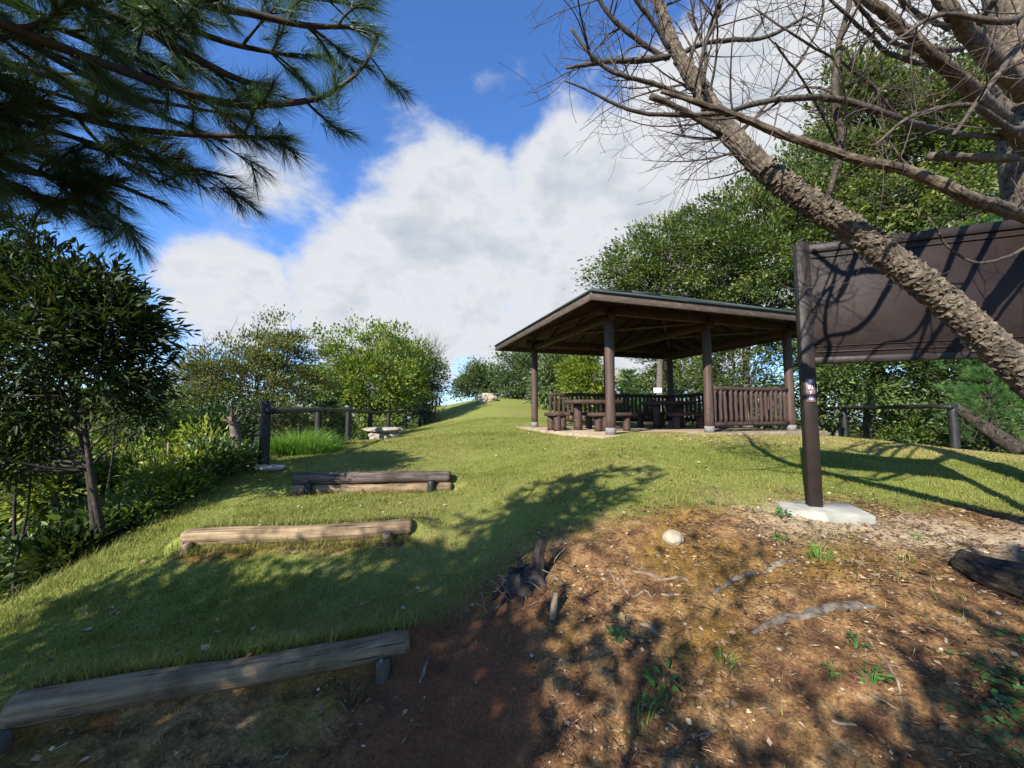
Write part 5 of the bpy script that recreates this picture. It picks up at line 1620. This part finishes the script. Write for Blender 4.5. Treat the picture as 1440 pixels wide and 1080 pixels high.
# lawn: blades, thick near, thinning with distance
r = np.random.default_rng(101)
def lawn_keep(x, y):
    inv = 1 - dirt_mask(x, y)
    le = left_edge(y)
    k = inv * sstep(-.35, .15, x - le)
    slab = (np.abs((x - B0.x) * U.x + (y - B0.y) * U.y - LX / 2 - .1) < LX / 2 + .54) & (np.abs((x - B0.x) * W.x + (y - B0.y) * W.y - LY / 2) < LY / 2 + .36)
    k = np.where(slab, 0, k)
    k *= np.abs(x) < 1.45 * y + .4
    return k
xs_, ys_ = [], []
for (n, yr) in ((140000, (1.2, 3.2)), (290000, (2.6, 6.0)), (200000, (5.5, 10.0)), (90000, (9.5, 17.0))):
    x, y = scatter(n, (-5.2, 9.5 if yr[1] > 4 else 4.8), yr, lawn_keep, r)
    xs_.append(x); ys_.append(y)
x = np.concatenate(xs_); y = np.concatenate(ys_)
z = height(x, y)
n = len(x)
dry = fbm(x * .8, y * .8, 47)
patch = fbm(x * 2.3, y * 2.3, 53)
hgt = (.015 + .024 * r.random(n)) * (.35 + 1.5 * patch ** 1.5 + .6 * np.clip(fbm(x * 6, y * 6, 59) - .55, 0, 1) * 4)
wdt = .0035 + .0006 * y
a = r.random(n) * 6.283
lean = .25 + .55 * r.random(n)
pos = np.stack([x, y, z - .004], -1)
d = np.stack([np.cos(a) * lean, np.sin(a) * lean, np.ones(n)], -1)
tip = pos + d * hgt[:, None]
b = np.stack([-np.sin(a), np.cos(a), np.zeros(n)], -1) * (wdt * .5)[:, None]
V = np.stack([pos - b, pos + b, tip], 1).reshape(-1, 3)
F = np.arange(3 * n).reshape(-1, 3)
mott = fbm(x * 4.5, y * 4.5, 57) - .5
strip = sstep(5.6, 6.8, y) * sstep(8.2, 7.0, y - .3 * (x - 2)) * sstep(1.5, 3.5, x) * .34
var = np.clip(.45 + .22 * (patch - .5) + .75 * (dry - .45) * (r.random(n) > .35) + .5 * mott + strip + r.normal(0, .17, n), 0, 1)
o = link_mesh('lawn_grass', raw_mesh('lawn_grass', V, [F], False, np.repeat(var, 3)), M['grass_blade'])
tag(o, 'short green lawn grass covering the hilltop', 'grass', kind='stuff')

# litter on the earth: needles, leaf bits and chips
r = np.random.default_rng(102)
def dirt_keep(x, y):
    return np.clip(dirt_mask(x, y) * 1.0 + .05, 0, 1) * (np.abs(x) < 1.45 * y + .4) * sstep(-3.9, -3.2, x)
x, y = scatter(150000, (-3.5, 4.6), (.9, 4.1), dirt_keep, r)
red = sstep(.75, .25, np.abs(x - np.interp(y, [0, 1.5, 2.5, 3.4], [-.2, -.35, -.35, -.3]))) * sstep(3.6, 3.0, y)
k = r.random(len(x)) > .8 * red + .15 + .5 * (x < -.9)
x, y = x[k], y[k]
clump = fbm(x * 3.5, y * 3.5, 61)
k = r.random(len(x)) < np.clip((clump - .30) * 3, .08, 1)
x, y = x[k], y[k]
n = len(x); z = height(x, y)
a = r.random(n) * 6.283
needle = r.random(n) < .55
size = np.where(needle, .03 + .04 * r.random(n), .010 + .034 * r.random(n) ** 2.2)
pos = np.stack([x, y, z + .003 + .004 * r.random(n)], -1)
ax = np.stack([np.cos(a), np.sin(a), r.normal(.06, .2, n)], -1)
V, F, va = leaves(pos, ax, size, 1.0, np.array([0, 0, 1.0]) + r.normal(0, .45, (n, 3)), .05, False, np.clip(r.beta(1.0, 1.5, n) + .08 * (~needle), 0, 1), r)
V = V.reshape(n, 4, 3)
mid = (V[:, 1] + V[:, 3]) / 2
f = np.where(needle, .07, .35 + .45 * r.random(n))[:, None]
V[:, 1] = mid + (V[:, 1] - mid) * f; V[:, 3] = mid + (V[:, 3] - mid) * f
o = link_mesh('leaf_litter', raw_mesh('leaf_litter', V.reshape(-1, 3), [F], False, va), M['litter'])
tag(o, 'dry needles and leaf bits strewn over the bare earth', 'litter', kind='stuff')

# brown leaf bits lying on the lawn
x, y = scatter(16000, (-4.5, 9.0), (2.0, 14.0), lambda x, y: lawn_keep(x, y) * np.clip((fbm(x * .9, y * .9, 63) - .38) * 4, .06, 1) * (.35 + .65 * sstep(-1, 2, x)), r)
n = len(x); a = r.random(n) * 6.283
V, F, va = leaves(np.stack([x, y, height(x, y) + .018], -1), np.stack([np.cos(a), np.sin(a), r.normal(.1, .2, n)], -1), .02 + .035 * r.random(n), .6, np.array([0, 0, 1.0]) + r.normal(0, .35, (n, 3)), .1, False, np.clip(r.normal(.55, .25, n), 0, 1), r)
o = link_mesh('lawn_leaf_litter', raw_mesh('lawn_leaf_litter', V, [F], False, va), M['litter'])
tag(o, 'brown leaf bits scattered over the sunny lawn', 'litter', kind='stuff')
# longer grass left standing along the logs and the lawn edge
px_, py_ = [], []
for (a_, b_) in (STEP1, STEP2, STEP3):
    t = r.random(2600)
    px_.append(a_.x + (b_.x - a_.x) * t + r.normal(0, .02, 2600)); py_.append(a_.y + (b_.y - a_.y) * t + np.where((r.random(2600) < .5) & (a_ is not STEP1[0]), -.13, .12) + r.normal(0, .035, 2600))
yy = 2.4 + 9 * r.random(9000); px_.append(left_edge(yy) + r.normal(.05, .18, 9000)); py_.append(yy)
x = np.concatenate(px_); y = np.concatenate(py_); n = len(x)
a = r.random(n) * 6.283; ln = .05 + .08 * r.random(n) ** 2
pos = np.stack([x, y, height(x, y) - .005], -1); d = np.stack([np.cos(a) * .6, np.sin(a) * .6, np.ones(n)], -1)
b = np.stack([-np.sin(a), np.cos(a), np.zeros(n)], -1) * .0025
o = link_mesh('edge_grass', raw_mesh('edge_grass', np.stack([pos - b, pos + b, pos + d * ln[:, None]], 1).reshape(-1, 3), [np.arange(3 * n).reshape(-1, 3)], False, np.repeat(np.clip(r.normal(.5, .26, n), 0, 1), 3)), M['grass_blade'])
tag(o, 'longer grass standing along the logs and lawn edge', 'grass', kind='stuff')

# sparse grass bits invading the earth
x, y = scatter(26000, (-1.2, 4.6), (1.0, 4.2), lambda x, y: dirt_mask(x, y) * sstep(.52, .66, fbm(x * 1.7, y * 1.7, 67)) * sstep(1.2, 3.6, y), r)
n = len(x); z = height(x, y); a = r.random(n) * 6.283; ln = .02 + .04 * r.random(n)
pos = np.stack([x, y, z - .003], -1); d = np.stack([np.cos(a) * .7, np.sin(a) * .7, np.ones(n)], -1)
b = np.stack([-np.sin(a), np.cos(a), np.zeros(n)], -1) * .002
V = np.stack([pos - b, pos + b, pos + d * ln[:, None]], 1).reshape(-1, 3)
o = link_mesh('sparse_grass', raw_mesh('sparse_grass', V, [np.arange(3 * n).reshape(-1, 3)], False, np.repeat(np.clip(r.normal(.5, .3, n), 0, 1), 3)), M['grass_blade'])
tag(o, 'thin straggling grass growing through the bare earth', 'grass', kind='stuff')

# creeping ground cover in the shady right corner
x, y = scatter(5200, (1.55, 3.6), (1.1, 2.3), lambda x, y: sstep(.42, .6, fbm(x * 2.6, y * 2.6, 71)) * sstep(1.55, 2.0, x) * sstep(2.35, 1.9, y - .15 * x + .3), r)
n = len(x); z = height(x, y); a = r.random(n) * 6.283
V, F, va = leaves(np.stack([x, y, z + .008 + .03 * r.random(n)], -1), np.stack([np.cos(a), np.sin(a), r.normal(.1, .2, n)], -1), .018 + .018 * r.random(n), .9, np.array([0, 0, 1.0]) + r.normal(0, .35, (n, 3)), .06, False, np.clip(r.normal(.4, .25, n), 0, 1), r)
o = link_mesh('ground_cover', raw_mesh('ground_cover', V, [F], False, va), M['weed'])
tag(o, 'creeping small leaved ground cover in the shaded corner', 'ground cover', kind='stuff')

# single fallen leaves that show on the shaded grass, pebbles on the earth
lm = []
for k in range(4):
    V, F, va = leaves(np.zeros((1, 3)), np.array([[1.0, 0, .12]]), .10, .42 + .08 * k, np.array([[0, .2, 1.0]]), .08, True, np.array([.2 + .25 * k]), r, .1)
    lm.append(raw_mesh('fallen_leaf', V, [F], False, va))
for k in range(60):
    x = -3.6 + 3.2 * r.random(); y = 1.9 + 2.6 * r.random()
    if dirt_mask(np.array([x]), np.array([y]))[0] > .6 and k % 3: continue
    o = link_mesh('fallen_leaf', lm[k % 4], M['fallen_leaf'])
    o.location = (x, y, gz(x, y) + .016)
    o.rotation_euler = (r.normal(0, .25), r.normal(0, .25), r.random() * 6.28)
    s = .35 + .4 * r.random(); o.scale = (s, s, s)
    tag(o, 'single pale fallen leaf lying on the shaded slope by the logs', 'fallen leaf', 'fallen leaves on the slope')
pm = []
for k in range(3):
    o = stone('pebble', None, None, (0, 0), (.034, .028, .02), 30 + k, M['stone'], .2, 2)
    pm.append(o.data); bpy.data.objects.remove(o)
for k in range(46):
    x = -.9 + 4.2 * r.random(); y = 1.25 + 2.2 * r.random()
    if dirt_mask(np.array([x]), np.array([y]))[0] < .7: continue
    o = link_mesh('pebble', pm[k % 3], None)
    s = .3 + .6 * r.random() ** 2
    o.location = (x, y, gz(x, y) + .006 * s); o.scale = (s, s, s); o.rotation_euler = (0, 0, r.random() * 6.28)
    tag(o, 'tiny pale pebble lying on the bare earth', 'pebble', 'pebbles on the bare earth')
